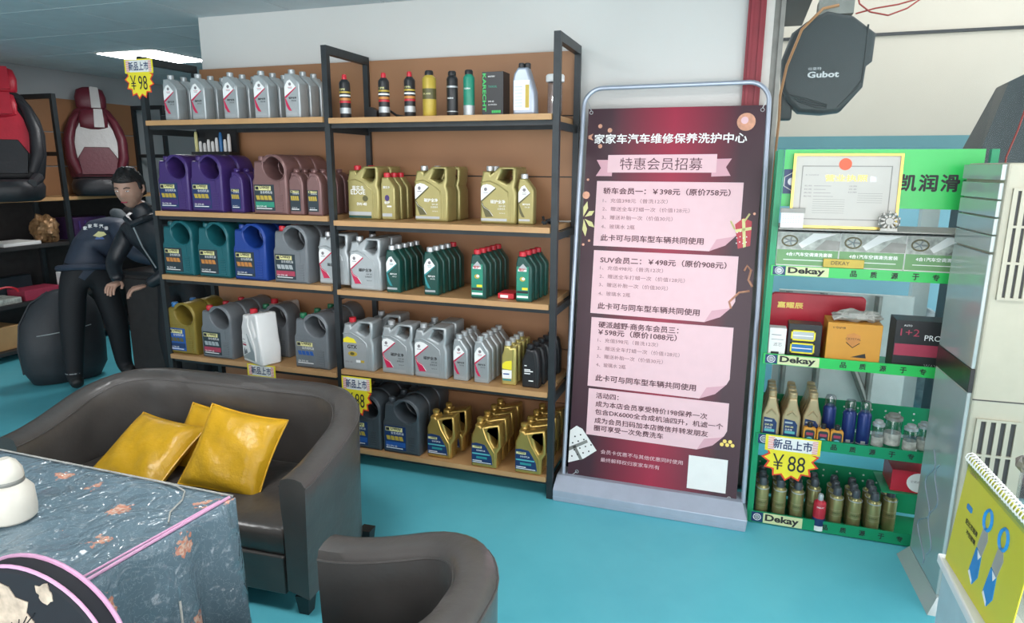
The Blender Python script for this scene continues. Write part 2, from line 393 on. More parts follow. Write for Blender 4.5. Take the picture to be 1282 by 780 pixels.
# ceiling: slab with one tile object per visible tile (the grid runs 0.6 m)
ce = struct('ceiling', MB().box(-5.4, -5.5, CZ+0.02, 3.6, 0.50, CZ+0.12, 'ceiling_gap').box(-5.4, 0.50, CZ+0.02, -2.1, 4.9, CZ+0.12, 'ceiling_gap'))
gx0, gy0, gp = -2.26, 0.012, 0.6
tile = None
LAMP = []
def ctile(x0, y0, x1, y1):
    global tile
    g = 0.004
    mb = MB().box(x0+g, y0+g, CZ, x1-g, y1-g, CZ+0.02, 'ceiling_tile')
    return mb.build('ceiling_tile', ce, smooth=False)
lampcells = {(-3, 2), (2, -3), (6, -3), (2, -8), (6, -8)}
for i in range(-5, 10):
    for j in range(-8, 8):
        x0, y0 = gx0+i*gp, gy0+j*gp; x1, y1 = x0+gp, y0+gp
        if x0 < -5.35: x0 = -5.3
        if y0 > -0.1 and i >= 0 and y0 >= 0.4: continue
        if y1 > 0.45 and x1 > -2.2 and i >= 0: y1 = 0.45
        if i < -5: continue
        if (i, j) in lampcells: LAMP.append((x0, y0, x1, y1)); continue
        if j >= -2 and i <= 3: ctile(x0, y0, x1, y1)
MB().box(-5.3, gy0-8*gp, CZ, 3.2, gy0-2*gp-0.004, CZ+0.001, 'ceiling_tile').build('ceiling_lining', ce, smooth=False) if False else None
for n, (x0, y0, x1, y1) in enumerate(LAMP):
    t = thing('ceiling_light', 'square white ceiling panel light shining above the left rack' if n == 0 else 'square ceiling panel light above the %s, outside the picture' % ['', 'banner stand side, near row', 'armchair side, far row' , 'window side, near row', 'window side, far row'][n % 5], 'ceiling light', (x0, y0, CZ), group='ceiling panel lights')
    MB().box(0.005, 0.005, -0.004, gp-0.005, gp-0.005, 0.012, 'trim_white').build('frame', t, smooth=False)
    MB().box(0.02, 0.02, -0.008, gp-0.02, gp-0.02, -0.003, 'lamp_white').build('diffuser', t, smooth=False)

# column, window jamb, mullion, glass
struct('trim_1', MB().box(0.787, 0.42, 0, 0.864, 0.60, 2.9, 'column_red').box(0.800, 0.412, 0, 0.812, 0.42, 2.9, 'column_red').box(0.840, 0.412, 0, 0.852, 0.42, 2.9, 'column_red'))
wn = struct('window_1', MB().box(0.864, 0.44, 0, 0.900, 0.56, 2.9, 'trim_white'))
MB().box(0.900, 0.46, 0, 0.926, 0.54, 2.9, 'trim_grey').box(0.926, 0.43, 0, 0.945, 0.55, 2.9, 'trim_grey').build('window_mullion', wn, smooth=False)
MB().box(0.945, 0.495, 0.06, 3.4, 0.503, 2.9, 'pane_glass').build('window_pane', wn, smooth=False)
MB().box(0.945, 0.47, 0, 3.4, 0.53, 0.06, 'trim_grey').build('window_sill', wn, smooth=False)
# outside the window
struct('ground', MB().box(0.3, 0.60, -0.1, 5.5, 2.2, -0.02, 'ext_ground'))
nb = struct('neighbour_wall', MB().box(0.2, 2.0, 1.83, 5.5, 2.15, 3.6, 'ext_cream'))
MB().box(0.2, 1.985, 1.755, 5.5, 2.15, 1.83, 'ext_teal').build('band', nb, smooth=False)
MB().box(0.2, 2.0, -0.1, 5.5, 2.15, 1.755, 'ext_cyan').build('lower_wall', nb, smooth=False)
MB().box(0.2, 1.985, 2.437, 5.5, 2.0, 2.455, 'steel_dark').build('joint_strip', nb, smooth=False)

# ================================================================== OIL RACK (two bays)
H = 2.20; PW = 0.030; X0, X1, X2 = -2.343, -1.178, 0.0; D = 0.405
rack = thing('display_rack', 'black steel display rack with five wooden shelf levels holding oil jugs', 'rack', (X1, 0.2, 0))
def rp(mb, name, **k):
    o = mb.build(name, rack, loc=(-X1, -0.2, 0), smooth=False, **k); return o
for x in (X0, X1, X2):
    rp(MB().box(x, 0, 0, x+PW, PW, H, 'black_metal'), 'post')
    rp(MB().box(x, D-0.02, 0, x+PW, D, H, 'black_metal'), 'post')
    rp(MB().box(x, PW, H-0.04, x+PW, D-0.02, H, 'black_metal'), 'top_bar')
    for z in (1.79, 1.29, 0.93, 0.49, 0.05):
        rp(MB().box(x+0.006, PW, z, x+0.022, D-0.02, z+0.035, 'black_metal'), 'bracket')
LZ = [1.863, 1.372, 1.009, 0.5345, 0.118]; RZ = [1.8565, 1.3526, 0.9931, 0.5595, 0.118]
SH = 0.026
for (xa, xb, zs) in ((X0+PW, X1, LZ), (X1+PW, X2, RZ)):
    for z in zs:
        rp(MB().box(xa+0.002, -0.012, z-SH, xb-0.002, D-0.012, z, 'shelf_wood'), 'shelf')
        rp(MB().box(xa, 0.012, z-SH-0.022, xb, 0.03, z-SH, 'black_metal').box(xa, D-0.04, z-SH-0.022, xb, D-0.02, z-SH, 'black_metal'), 'shelf_rail')
seams = [2.185, 1.876, 1.575, 1.27, 0.97, 0.665, 0.36, 0.06]
for (xa, xb) in ((-2.30, X1+0.01), (X1+0.014, X2+0.015)):
    for k in range(7):
        rp(MB().box(xa, D+0.002, seams[k+1]+0.003, xb, D+0.014, seams[k]-0.003, 'panel_wood'), 'back_panel')
rp(MB().box(-2.30, D+0.016, 0.05, X2+0.015, D+0.020, 2.18, 'black_metal'), 'backing')

# ================================================================== BOTTLES AND JUGS
T = 0.0007
def lab_round(mb, fr, c1, c2, c3, wide=0.125, top=0.155, x0=0.012, z0=0.02):
    """dark label with a yellow name plate and a picture band, as on the round-handled jugs"""
    y = fr
    mb.box(x0, y-0.0015, z0, x0+wide, y+0.004, top, c1)
    pw = wide*0.80
    mb.box(x0+0.006, y-0.0022, top-0.030*wide/0.125, x0+0.006+pw, y-0.0015, top-0.008*wide/0.125, 'label_yellow')
    mb.box(x0+0.009, y-0.0028, top-0.027*wide/0.125, x0+0.009+pw*0.2, y-0.0022, top-0.011*wide/0.125, 'black_ink')
    mb.text('Dekay', x0+0.012+pw*0.25, top-0.0265*wide/0.125, pw*0.62, y-0.0026, 'black_ink', bold=0.02)
    mb.text('全合成机油', x0+wide*0.30, top-0.047*wide/0.125, wide*0.6, y-0.0022, 'white_ink')
    for k in range(4):
        a = x0+wide*(0.12+0.2*k)
        mb.prism([(a, z0+0.055), (a+wide*0.17, z0+0.055), (a+wide*0.11, z0+0.078), (a-wide*0.05, z0+0.078)], y-0.0022, y-0.0015, c2)
    mb.box(x0+0.004, y-0.0021, z0+0.018, x0+wide-0.004, y-0.0015, z0+0.045, c3)
    mb.box(x0+0.008, y-0.0026, z0+0.008, x0+wide*0.85, y-0.0015, z0+0.012, 'white_ink')
    mb.text('SN 5W-40', x0+0.010, z0+0.016, wide*0.5, y-0.0026, 'white_ink')
def jug_round(body, cap, c1, c2, c3, tall_cap=False):
    W, Hh, Dp = 0.218, 0.31, 0.125; cx = W/2
    outer = [(0.0, 0.004), (0.004, 0), (0.212, 0), (0.216, 0.004), (0.216, 0.19)]+arc(0.143, 0.232, 0.075, 0.078, -12, 140, 14)+[(0.066, 0.274), (0.022, 0.276), (0.016, 0.262), (0.010, 0.19), (0.0, 0.172)]
    hole = arc(0.141, 0.239, 0.070, 0.054, 0, 342, 18, -36)
    p = {}
    M = Matrix.Translation((-cx, 0, 0))
    b = MB().outline(outer, [hole], Dp, 0.010, body, M)
    fr = -Dp/2
    b.box(0.012, fr-0.0015, 0.166, 0.172, fr+0.002, 0.169, body, M)          # seam
    b.box(0.170, fr-0.0015, 0.115, 0.173, fr+0.002, 0.169, body, M)
    for k in range(7): b.box(0.155, fr-0.003, 0.018+k*0.0135, 0.188, fr+0.002, 0.024+k*0.0135, body, M)
    p['body'] = b
    # raised rim round the handle opening
    rim = arc(0.141, 0.239, 0.074, 0.058, 0, 342, 18, -36)
    p['handle_rim'] = MB().tube([(x, fr+0.002, z) for x, z in rim], 0.004, body, 6, True, M)
    c = MB(); r = 0.019
    c.lathe([(r*0.9, 0), (r, 0.003), (r, 0.024), (r*0.85, 0.029)], cap, (0.040, -0.02, 0.272), 14, M)
    p['cap'] = c
    l = MB(); lab_round(l, fr, c1, c2, c3)
    for i, v in enumerate(l.v): l.v[i] = (v[0]-cx, v[1], v[2])
    p['label_print'] = l
    return p, Dp
def jug_trap(body, cap, style):
    W, Hh, Dp = 0.184, 0.275, 0.115; cx = W/2; M = Matrix.Translation((-cx, 0, 0)); fr = -Dp/2
    outer = [(0, 0.006), (0.006, 0), (0.178, 0), (0.184, 0.006), (0.184, 0.150), (0.174, 0.176), (0.181, 0.200), (0.183, 0.262), (0.174, 0.271), (0.100, 0.271), (0.056, 0.236), (0.052, 0.250), (0.014, 0.250), (0.012, 0.235), (0.002, 0.196)]
    hole = [(0.092, 0.212), (0.114, 0.252), (0.120, 0.256), (0.156, 0.256), (0.163, 0.250), (0.163, 0.215), (0.150, 0.196), (0.136, 0.192)]
    b = MB().outline(outer, [hole], Dp, 0.010, body, M)
    for k in range(3): b.box(0.146+k*0.011, fr-0.002, 0.012, 0.149+k*0.011, fr+0.003, 0.140-k*0.006, body, M)
    b.tube([(0.004, fr+0.001, 0.196), (0.05, fr-0.001, 0.205), (0.10, fr-0.001, 0.185), (0.144, fr-0.001, 0.152), (0.146, fr-0.001, 0.13)], 0.003, body, 6, False, M)
    p = {'body': b}
    p['cap'] = MB().lathe([(0.017, 0), (0.019, 0.002), (0.019, 0.022), (0.016, 0.025)], cap, (0.033, 0, 0.250), 16, M)
    l = MB(); y = fr-0.0012
    if style == 'edge':
        l.text('嘉实多', 0.030, 0.150, 0.07, y, 'white_ink', bold=0.01); l.text('EDGE', 0.022, 0.128, 0.085, y, 'white_ink', bold=0.01)
        l.prism(arc(0.105, 0.108, 0.016, 0.015, 0, 340, 16), y, y+0.003, 'swoosh_dark')
        l.text('0W-40', 0.055, 0.072, 0.058, y, 'white_ink', bold=0.02)
        l.box(0.006, y, 0.022, 0.138, y+0.003, 0.040, 'label_silver'); l.box(0.006, y, 0.008, 0.138, y+0.003, 0.020, 'green_plastic')
    elif style == 'gtx':
        l.box(0.004, y, 0.012, 0.140, y+0.003, 0.150, 'label_silver')
        l.prism([(0.006, 0.150), (0.086, 0.150), (0.070, 0.172), (0.030, 0.182), (0.006, 0.168)], y, y+0.003, 'burst_yellow')
        l.text('GTX', 0.030, 0.118, 0.058, y-0.0006, 'black_ink', bold=0.03)
        l.prism(arc(0.060, 0.090, 0.028, 0.014, 0, 340, 16), y-0.0008, y, 'label_gold'); l.prism(arc(0.058, 0.091, 0.013, 0.009, 0, 340, 12), y-0.0014, y, 'swoosh_dark')
        l.box(0.080, y-0.0006, 0.045, 0.105, y, 0.058, 'white_ink'); l.box(0.107, y-0.0006, 0.045, 0.128, y, 0.058, 'label_gold')
        l.text('10W-40', 0.012, 0.040, 0.045, y-0.0006, 'grey_ink')
    else:
        ink = 'black_ink' if style == 'red' else 'white_ink'; sw = 'swoosh_red' if style == 'red' else 'swoosh_dark'
        l.box(0.006, y, 0.014, 0.138, y+0.003, 0.026, 'label_silver')
        l.prism([(0.006, 0.110), (0.080, 0.172), (0.058, 0.185), (0.036, 0.190), (0.014, 0.184), (0.006, 0.170)], y, y+0.003, 'white_ink')
        l.prism([(0.006, 0.110), (0.006, 0.105), (0.012, 0.106), (0.084, 0.168), (0.080, 0.172)], y-0.0005, y+0.003, sw)
        l.prism(arc(0.030, 0.165, 0.008, 0.009, 0, 330, 12), y-0.0008, y, 'grey_ink'); l.box(0.019, y-0.0007, 0.148, 0.042, y, 0.151, 'grey_ink')
        l.prism([(0.006, 0.104), (0.014, 0.100), (0.020, 0.084), (0.046, 0.068), (0.066, 0.034), (0.030, 0.032), (0.016, 0.070)], y-0.0005, y+0.003, sw)
        l.tube([(0.010, y, 0.098), (0.022, y, 0.078), (0.048, y, 0.064), (0.068, y, 0.038)], 0.0012, 'white_ink', 4)
        l.text('磁护全净', 0.055, 0.098, 0.075, y, ink, bold=0.02); l.text('5W-30', 0.098, 0.082, 0.032, y, ink); l.text('合成技术', 0.090, 0.068, 0.040, y, ink)
        l.text('SN Plus 4L', 0.100, 0.050, 0.030, y, ink)
    for i, v in enumerate(l.v): l.v[i] = (v[0]-cx, v[1], v[2])
    p['label_print'] = l
    return p, Dp
def bottle_1l(body, cap, style):
    W, Dp = 0.080, 0.052
    if style in ('silver_wide',): W, Dp = 0.094, 0.075
    cx = W/2; M = Matrix.Translation((-cx, 0, 0)); fr = -Dp/2
    outer = [(0, 0.005), (0.005, 0), (W-0.005, 0), (W, 0.005), (W, 0.160), (W-0.004, 0.172), (0.048, 0.208), (0.044, 0.216), (0.008, 0.216), (0.004, 0.200), (0, 0.180)]
    b = MB().outline(outer, [], Dp, 0.007, body, M)
    b.box(W-0.016, fr-0.0012, 0.01, W-0.013, fr+0.003, 0.158, body, M)
    b.tube([(0.040, fr+0.001, 0.208), (W-0.014, fr, 0.172), (W-0.013, fr, 0.150)], 0.0016, body, 5, False, M)
    p = {'body': b, 'cap': MB().lathe([(0.016, 0), (0.0175, 0.002), (0.0175, 0.021), (0.015, 0.024)], cap, (0.026, 0, 0.215), 16, M)}
    l = MB(); y = fr-0.0010; k = W/0.080
    if style == 'magna':
        l.box(0.004, y, 0.014, 0.064, y+0.003, 0.170, 'label_green')
        l.prism([(0.012, 0.160), (0.058, 0.160), (0.036, 0.184)], y-0.0004, y+0.003, 'label_silver'); l.box(0.012, y-0.0006, 0.147, 0.054, y, 0.157, 'white_ink')
        l.text('磁护', 0.016, 0.148, 0.03, y-0.001, 'red_plastic', bold=0.02)
        l.prism(arc(0.034, 0.110, 0.014, 0.011, 0, 330, 12), y-0.0006, y, 'label_gold'); l.prism(arc(0.038, 0.112, 0.008, 0.007, 0, 330, 10), y-0.001, y, 'white_ink')
        l.box(0.032, y-0.0006, 0.058, 0.060, y, 0.070, 'burst_yellow'); l.box(0.006, y-0.0006, 0.042, 0.062, y, 0.054, 'black_ink')
        l.box(0.006, y-0.0006, 0.020, 0.062, y, 0.030, 'white_ink')
    elif style == 'edge':
        l.text('嘉实多', 0.014, 0.160, 0.04, y, 'white_ink', bold=0.01)
        l.prism(arc(0.036, 0.112, 0.013, 0.016, 0, 330, 12), y, y+0.003, 'purple_plastic'); l.text('极护', 0.020, 0.082, 0.03, y, 'white_ink', bold=0.02)
        l.box(0.034, y, 0.066, 0.060, y+0.003, 0.074, 'white_ink'); l.box(0.006, y, 0.018, 0.062, y+0.003, 0.034, 'label_silver')
    elif style in ('slim',): pass
    else:
        ink, sw = {'green': ('white_ink', 'swoosh_green'), 'gold': ('white_ink', 'swoosh_dark')}.get(style, ('black_ink', 'swoosh_red'))
        l.prism([(0.004*k, 0.104), (0.062*k, 0.150), (0.034*k, 0.186), (0.020*k, 0.180), (0.004*k, 0.152)], y, y+0.003, 'white_ink')
        l.prism(arc(0.033*k, 0.164, 0.008, 0.008, 0, 330, 12), y-0.0008, y, 'grey_ink'); l.box(0.022*k, y-0.0007, 0.148, 0.044*k, y, 0.150, sw); l.box(0.024*k, y-0.0007, 0.142, 0.042*k, y, 0.144, 'grey_ink')
        l.prism([(0.004*k, 0.104), (0.004*k, 0.098), (0.010*k, 0.098), (0.064*k, 0.147), (0.062*k, 0.150)], y-0.0004, y+0.003, sw)
        l.prism([(0.004*k, 0.098), (0.010*k, 0.092), (0.020*k, 0.066), (0.036*k, 0.034), (0.022*k, 0.036), (0.010*k, 0.058)], y-0.0004, y+0.003, sw)
        l.text('磁护全净', 0.024*k, 0.092, 0.038*k, y, ink, bold=0.02); l.text('5W-30', 0.036*k, 0.080, 0.024*k, y, ink)
        l.box(0.006*k, y, 0.016, 0.062*k, y+0.003, 0.026, 'label_silver')
    for i, v in enumerate(l.v): l.v[i] = (v[0]-cx, v[1], v[2])
    if l.v: p['label_print'] = l
    return p, Dp
def bottle_slim(body, c1, c2):
    W, Dp = 0.088, 0.062; cx = W/2; M = Matrix.Translation((-cx, 0, 0)); fr = -Dp/2
    outer = [(0, 0.005), (0.005, 0), (0.083, 0), (0.088, 0.005)]+arc(0.044, 0.150, 0.044, 0.066, 0, 68, 8)+[(0.050, 0.218), (0.018, 0.218), (0.016, 0.200)]+arc(0.044, 0.150, 0.044, 0.055, 150, 180, 3)
    b = MB().outline(outer, [], Dp, 0.008, body, M)
    b.tube([(x, fr, z) for x, z in arc(0.040, 0.150, 0.034, 0.052, 10, 160, 10)], 0.003, body, 6, False, M)
    p = {'body': b, 'cap': MB().lathe([(0.015, 0), (0.018, 0.004), (0.016, 0.012), (0.018, 0.016), (0.015, 0.020)], body, (0.034, 0, 0.216), 14, M)}
    l = MB(); lab_round(l, fr, c1, c2, c1, wide=0.062, top=0.130, x0=0.006, z0=0.02)
    for i, v in enumerate(l.v): l.v[i] = (v[0]-cx, v[1], v[2])
    p['label_print'] = l
    return p, Dp
def jug_gold():
    W, Dp = 0.162, 0.088; cx = W/2; M = Matrix.Translation((-cx, 0, 0)); fr = -Dp/2
    outer = [(0, 0.006), (0.006, 0), (0.130, 0), (0.140, 0.006), (0.142, 0.085), (0.162, 0.120), (0.160, 0.160), (0.156, 0.236), (0.146, 0.240), (0.056, 0.216), (0.052, 0.226), (0.022, 0.226), (0.020, 0.205), (0.002, 0.165)]
    hole = [(0.098, 0.198), (0.104, 0.212), (0.136, 0.220), (0.142, 0.205), (0.144, 0.150), (0.138, 0.122), (0.126, 0.118), (0.110, 0.145)]
    b = MB().outline(outer, [hole], Dp, 0.010, 'bright_gold', M)
    b.tube([(0.064, fr+0.003, 0.212), (0.084, fr-0.001, 0.160), (0.112, fr, 0.112), (0.128, fr, 0.085), (0.130, fr, 0.02)], 0.005, 'bright_gold', 6, False, M)
    p = {'body': b, 'cap': MB().lathe([(0.014, 0), (0.017, 0.003), (0.015, 0.010), (0.018, 0.014), (0.018, 0.026), (0.013, 0.030)], 'bright_gold', (0.037, 0, 0.224), 16, M)}
    l = MB(); y = fr-0.0012
    l.prism([(0.005, 0.022), (0.118, 0.022), (0.112, 0.066), (0.076, 0.126), (0.030, 0.132), (0.005, 0.126)], y, y+0.003, 'label_navy')
    l.box(0.009, y-0.0006, 0.104, 0.060, y, 0.116, 'label_yellow'); l.text('Dekay', 0.022, 0.106, 0.034, y-0.001, 'black_ink', bold=0.02)
    l.text('全合成机油', 0.030, 0.088, 0.048, y-0.0006, 'white_ink')
    l.box(0.008, y-0.0006, 0.070, 0.104, y, 0.077, 'cyan_print'); l.box(0.030, y-0.0006, 0.048, 0.088, y, 0.060, 'swoosh_green'); l.box(0.010, y-0.0006, 0.034, 0.060, y, 0.038, 'white_ink'); l.box(0.010, y-0.0006, 0.026, 0.110, y, 0.029, 'white_ink')
    for i, v in enumerate(l.v): l.v[i] = (v[0]-cx, v[1], v[2])
    p['label_print'] = l
    return p, Dp
def jug_white():
    W, Dp = 0.205, 0.125; cx = W/2; M = Matrix.Translation((-cx, 0, 0)); fr = -Dp/2
    outer = [(0, 0.008), (0.008, 0), (0.190, 0), (0.200, 0.008), (0.205, 0.090), (0.190, 0.160), (0.176, 0.286), (0.166, 0.294), (0.120, 0.290), (0.066, 0.262), (0.062, 0.272), (0.024, 0.272), (0.020, 0.245), (0, 0.200)]
    hole = [(0.125, 0.240), (0.130, 0.262), (0.145, 0.270), (0.156, 0.262), (0.162, 0.200), (0.160, 0.165), (0.148, 0.165), (0.135, 0.200)]
    b = MB().outline(outer, [hole], Dp, 0.012, 'white_plastic', M)
    b.tube([(0.090, fr+0.002, 0.270), (0.080, fr, 0.220), (0.118, fr-0.001, 0.150), (0.140, fr, 0.100), (0.142, fr, 0.02)], 0.005, 'white_plastic', 6, False, M)
    p = {'body': b, 'cap': MB().lathe([(0.018, 0), (0.021, 0.002), (0.021, 0.024), (0.018, 0.028)], 'red_plastic', (0.043, 0, 0.272), 16, M)}
    l = MB(); y = fr-0.0012
    l.prism([(0.010, 0.020), (0.136, 0.020), (0.130, 0.070), (0.062, 0.168), (0.058, 0.168), (0.010, 0.110)], y, y+0.003, 'label_silver')
    l.prism([(0.010, 0.032), (0.092, 0.070), (0.058, 0.160), (0.010, 0.158)], y-0.0006, y, 'white_ink')
    l.box(0.014, y-0.0012, 0.096, 0.050, y, 0.106, 'label_red'); l.box(0.014, y-0.0012, 0.112, 0.048, y, 0.115, 'grey_ink'); l.box(0.014, y-0.0012, 0.130, 0.040, y, 0.133, 'grey_ink')
    l.prism([(0.020, 0.040), (0.060, 0.058), (0.052, 0.082), (0.040, 0.064), (0.030, 0.086), (0.022, 0.070)], y-0.0012, y, 'grey_plastic')
    for i, v in enumerate(l.v): l.v[i] = (v[0]-cx, v[1], v[2])
    p['label_print'] = l
    return p, Dp
def bottle_yellow():
    W, Dp = 0.074, 0.055; cx = W/2; M = Matrix.Translation((-cx, 0, 0)); fr = -Dp/2
    outer = [(0, 0.005), (0.005, 0), (0.069, 0), (0.074, 0.005), (0.074, 0.188), (0.068, 0.196), (0.046, 0.190), (0.042, 0.200), (0.012, 0.200), (0.010, 0.175), (0, 0.150)]
    b = MB().outline(outer, [], Dp, 0.008, 'yellow_gold', M); b.tube([(0.060, fr, 0.02), (0.060, fr-0.001, 0.185)], 0.004, 'yellow_gold', 6, False, M)
    p = {'body': b, 'cap': MB().lathe([(0.015, 0), (0.0165, 0.002), (0.0165, 0.022), (0.014, 0.025)], 'silver_cap', (0.027, 0, 0.198), 16, M)}
    l = MB(); y = fr-0.001
    l.prism([(0.004, 0.086), (0.052, 0.080), (0.052, 0.128), (0.020, 0.122), (0.004, 0.108)], y, y+0.003, 'burst_yellow'); l.box(0.004, y, 0.035, 0.052, y+0.003, 0.078, 'white_ink'); l.box(0.010, y-0.0006, 0.055, 0.040, y, 0.061, 'label_blue'); l.box(0.006, y-0.0006, 0.024, 0.050, y, 0.032, 'swoosh_green')
    for i, v in enumerate(l.v): l.v[i] = (v[0]-cx, v[1], v[2])
    p['label_print'] = l
    return p, Dp
def bottle_black():
    W, Dp = 0.092, 0.055; cx = W/2; M = Matrix.Translation((-cx, 0, 0)); fr = -Dp/2
    outer = [(0, 0.005), (0.005, 0), (0.085, 0), (0.090, 0.005), (0.090, 0.120), (0.080, 0.180), (0.066, 0.196), (0.046, 0.192), (0.020, 0.200), (0.018, 0.180), (0, 0.140)]
    b = MB().outline(outer, [], Dp, 0.009, 'black_plastic', M)
    b.tube([(0.058, fr+0.001, 0.185), (0.070, fr, 0.12), (0.072, fr, 0.01)], 0.003, 'black_plastic', 6, False, M)
    p = {'body': b, 'cap': MB().lathe([(0.017, 0), (0.018, 0.002), (0.018, 0.020), (0.015, 0.023)], 'black_plastic', (0.036, 0, 0.194), 14, M)}
    l = MB(); y = fr-0.001
    for a, z, wd in ((0.014, 0.110, 0.012), (0.014, 0.090, 0.03), (0.014, 0.082, 0.044), (0.014, 0.070, 0.03), (0.036, 0.034, 0.024)): l.box(a, y, z, a+wd, y+0.003, z+0.005, 'white_ink')
    for i, v in enumerate(l.v): l.v[i] = (v[0]-cx, v[1], v[2])
    p['label_print'] = l
    return p, Dp
KIND = {
 'silver_wide': lambda: bottle_1l('silver_plastic', 'silver_plastic', 'silver_wide'), 'silver': lambda: bottle_1l('silver_plastic', 'silver_cap', 'silver'),
 'green': lambda: bottle_1l('green_plastic', 'silver_cap', 'green'), 'green_redcap': lambda: bottle_1l('green_plastic', 'red_plastic', 'magna'),
 'gold_small': lambda: bottle_1l('gold_plastic', 'silver_cap', 'gold'), 'edge_small': lambda: bottle_1l('gold_plastic', 'red_plastic', 'edge'),
 'purple': lambda: jug_round('purple_plastic', 'purple_plastic', 'label_navy', 'label_gold', 'purple_plastic'), 'brown': lambda: jug_round('brown_plastic', 'brown_plastic', 'label_dark', 'label_gold', 'label_green'),
 'teal': lambda: jug_round('teal_plastic', 'teal_plastic', 'label_dark', 'label_orange', 'label_dark'), 'blue': lambda: jug_round('blue_plastic', 'blue_plastic', 'label_dark', 'label_orange', 'label_navy'),
 'grey_red': lambda: jug_round('grey_plastic', 'red_plastic', 'label_dark', 'label_silver', 'label_red'), 'grey_green': lambda: jug_round('grey_plastic', 'green_cap', 'grey_plastic', 'label_blue', 'grey_plastic'),
 'mustard': lambda: jug_round('mustard_plastic', 'blue_cap', 'label_blue', 'swoosh_dark', 'label_navy'), 'dark': lambda: jug_round('dark_grey_plastic', 'dark_grey_plastic', 'label_navy', 'label_gold', 'label_blue'),
 'purple_small': lambda: bottle_slim('purple_plastic', 'label_navy', 'label_gold'), 'brown_small': lambda: bottle_slim('brown_plastic', 'label_dark', 'label_gold'),
 'silver_jug': lambda: jug_trap('silver_plastic', 'silver_cap', 'red'), 'gold_jug': lambda: jug_trap('gold_plastic', 'silver_cap', 'gold'), 'edge_jug': lambda: jug_trap('gold_plastic', 'red_plastic', 'edge'),
 'gtx_jug': lambda: jug_trap('silver_plastic', 'red_plastic', 'gtx'), 'bright_gold': jug_gold, 'white': jug_white, 'yellow': bottle_yellow, 'black': bottle_black,
}
PROTO = {}
def put(kind, nm, label, cat, group, x, yf, z, rot=0):
    """one bottle: front face centre at x, yf"""
    if kind not in PROTO:
        parts, dp = KIND[kind]()
        o = thing(nm, label, cat); 
        for pn, mb in parts.items(): mb.build(pn, o)
        PROTO[kind] = (o, dp)
    else:
        o = copy_tree(PROTO[kind][0]); dp = PROTO[kind][1]
    o.name = nm; o['label'] = label; o['category'] = cat; o['group'] = group
    d = Vector((0, dp/2, 0)); d.rotate(Matrix.Rotation(rot, 3, 'Z'))
    o.location = (x+d.x, yf+d.y, z+0.0005); o.rotation_euler = (0, 0, rot)
    return o
ORD = {1: [''], 2: ['front ', 'rear '], 3: ['front ', 'middle ', 'rear '], 4: ['front ', 'second ', 'third ', 'rear '], 5: ['front ', 'second ', 'third ', 'fourth ', 'rear ']}
def colm(kind, nm, base, cat, group, x, yf, z, n=1, dy=0.1, dx=0.0, rot=0, kinds=None):
    for k in range(n):
        put(kinds[k] if kinds else kind, nm, ORD[n][k]+base, cat, group, x+dx*k, yf+dy*k, z, rot)
OB, OJ = 'oil_bottle', 'oil_jug'
g = 'silver oil bottles on the top shelf, left bay'
for i, (x, w_) in enumerate([('leftmost', -2.155), ('second', -1.97), ('third', -1.758), ('fourth', -1.562), ('fifth', -1.374)]):
    colm('silver_wide', OB, 'silver oil bottle, %s column from the left, top shelf' % x, 'bottle', g, w_, 0.02, LZ[0], 3, 0.088, 0.004)
g = 'oil jugs on the second shelf, left bay'
z = LZ[1]
colm('purple', OJ, 'purple oil jug at the left end of the second shelf', 'jug', g, -2.195, 0.02, z, 2, 0.14)
colm('purple', OJ, 'purple oil jug, second column of the second shelf', 'jug', g, -1.966, 0.02, z, 2, 0.14)
colm('purple_small', OB, 'small purple oil bottle between purple and brown jugs', 'bottle', g, -1.775, 0.03, z, 3, 0.075)
colm('brown', OJ, 'brown oil jug with round handle on the second shelf', 'jug', g, -1.530, -0.005, z, 3, 0.132)
colm('brown_small', OB, 'small brown oil bottle right beside the brown jug', 'bottle', g, -1.378, 0.01, z, 3, 0.07)
colm('brown_small', OB, 'small brown oil bottle next to the middle post', 'bottle', g, -1.262, 0.0, z, 4, 0.075)
g = 'oil jugs on the third shelf, left bay'; z = LZ[2]
colm('teal', OJ, 'teal oil jug at the left end of the third shelf', 'jug', g, -2.200, 0.01, z, 2, 0.14)
colm('teal', OJ, 'teal oil jug, second column of the third shelf', 'jug', g, -1.950, 0.01, z, 2, 0.14)
colm('blue', OJ, 'blue oil jug on the third shelf', 'jug', g, -1.695, 0.0, z, 2, 0.14)
colm('grey_red', OJ, 'grey oil jug with red cap on the third shelf', 'jug', g, -1.428, -0.005, z, 2, 0.14)
g = 'silver jugs around the middle post'
put('silver_jug', OJ, 'silver oil jug half hidden by the middle post, third shelf', 'jug', g, -1.190, 0.034, LZ[2], 0)
g = 'oil jugs on the fourth shelf, left bay'; z = LZ[3]
colm('mustard', OJ, 'mustard gold oil jug with blue cap on the fourth shelf', 'jug', g, -2.235, 0.01, z, 2, 0.14)
colm('grey_red', OJ, 'grey oil jug with red cap on the fourth shelf', 'jug', g, -1.975, 0.005, z, 3, 0.131)
put('white', OJ, 'white oil jug with red cap turned sideways, front of fourth shelf', 'jug', g, -1.715, -0.02, z, math.radians(-22))
put('grey_green', OJ, 'grey oil jug with green cap right behind the white jug', 'jug', g, -1.700, 0.150, z)
put('white', OJ, 'white oil jug at the back behind the front white jug', 'jug', g, -1.765, 0.279, z, 0)
colm('grey_green', OJ, 'grey oil jug with green cap left of the middle post', 'jug', g, -1.345, 0.015, z, 3, 0.131)
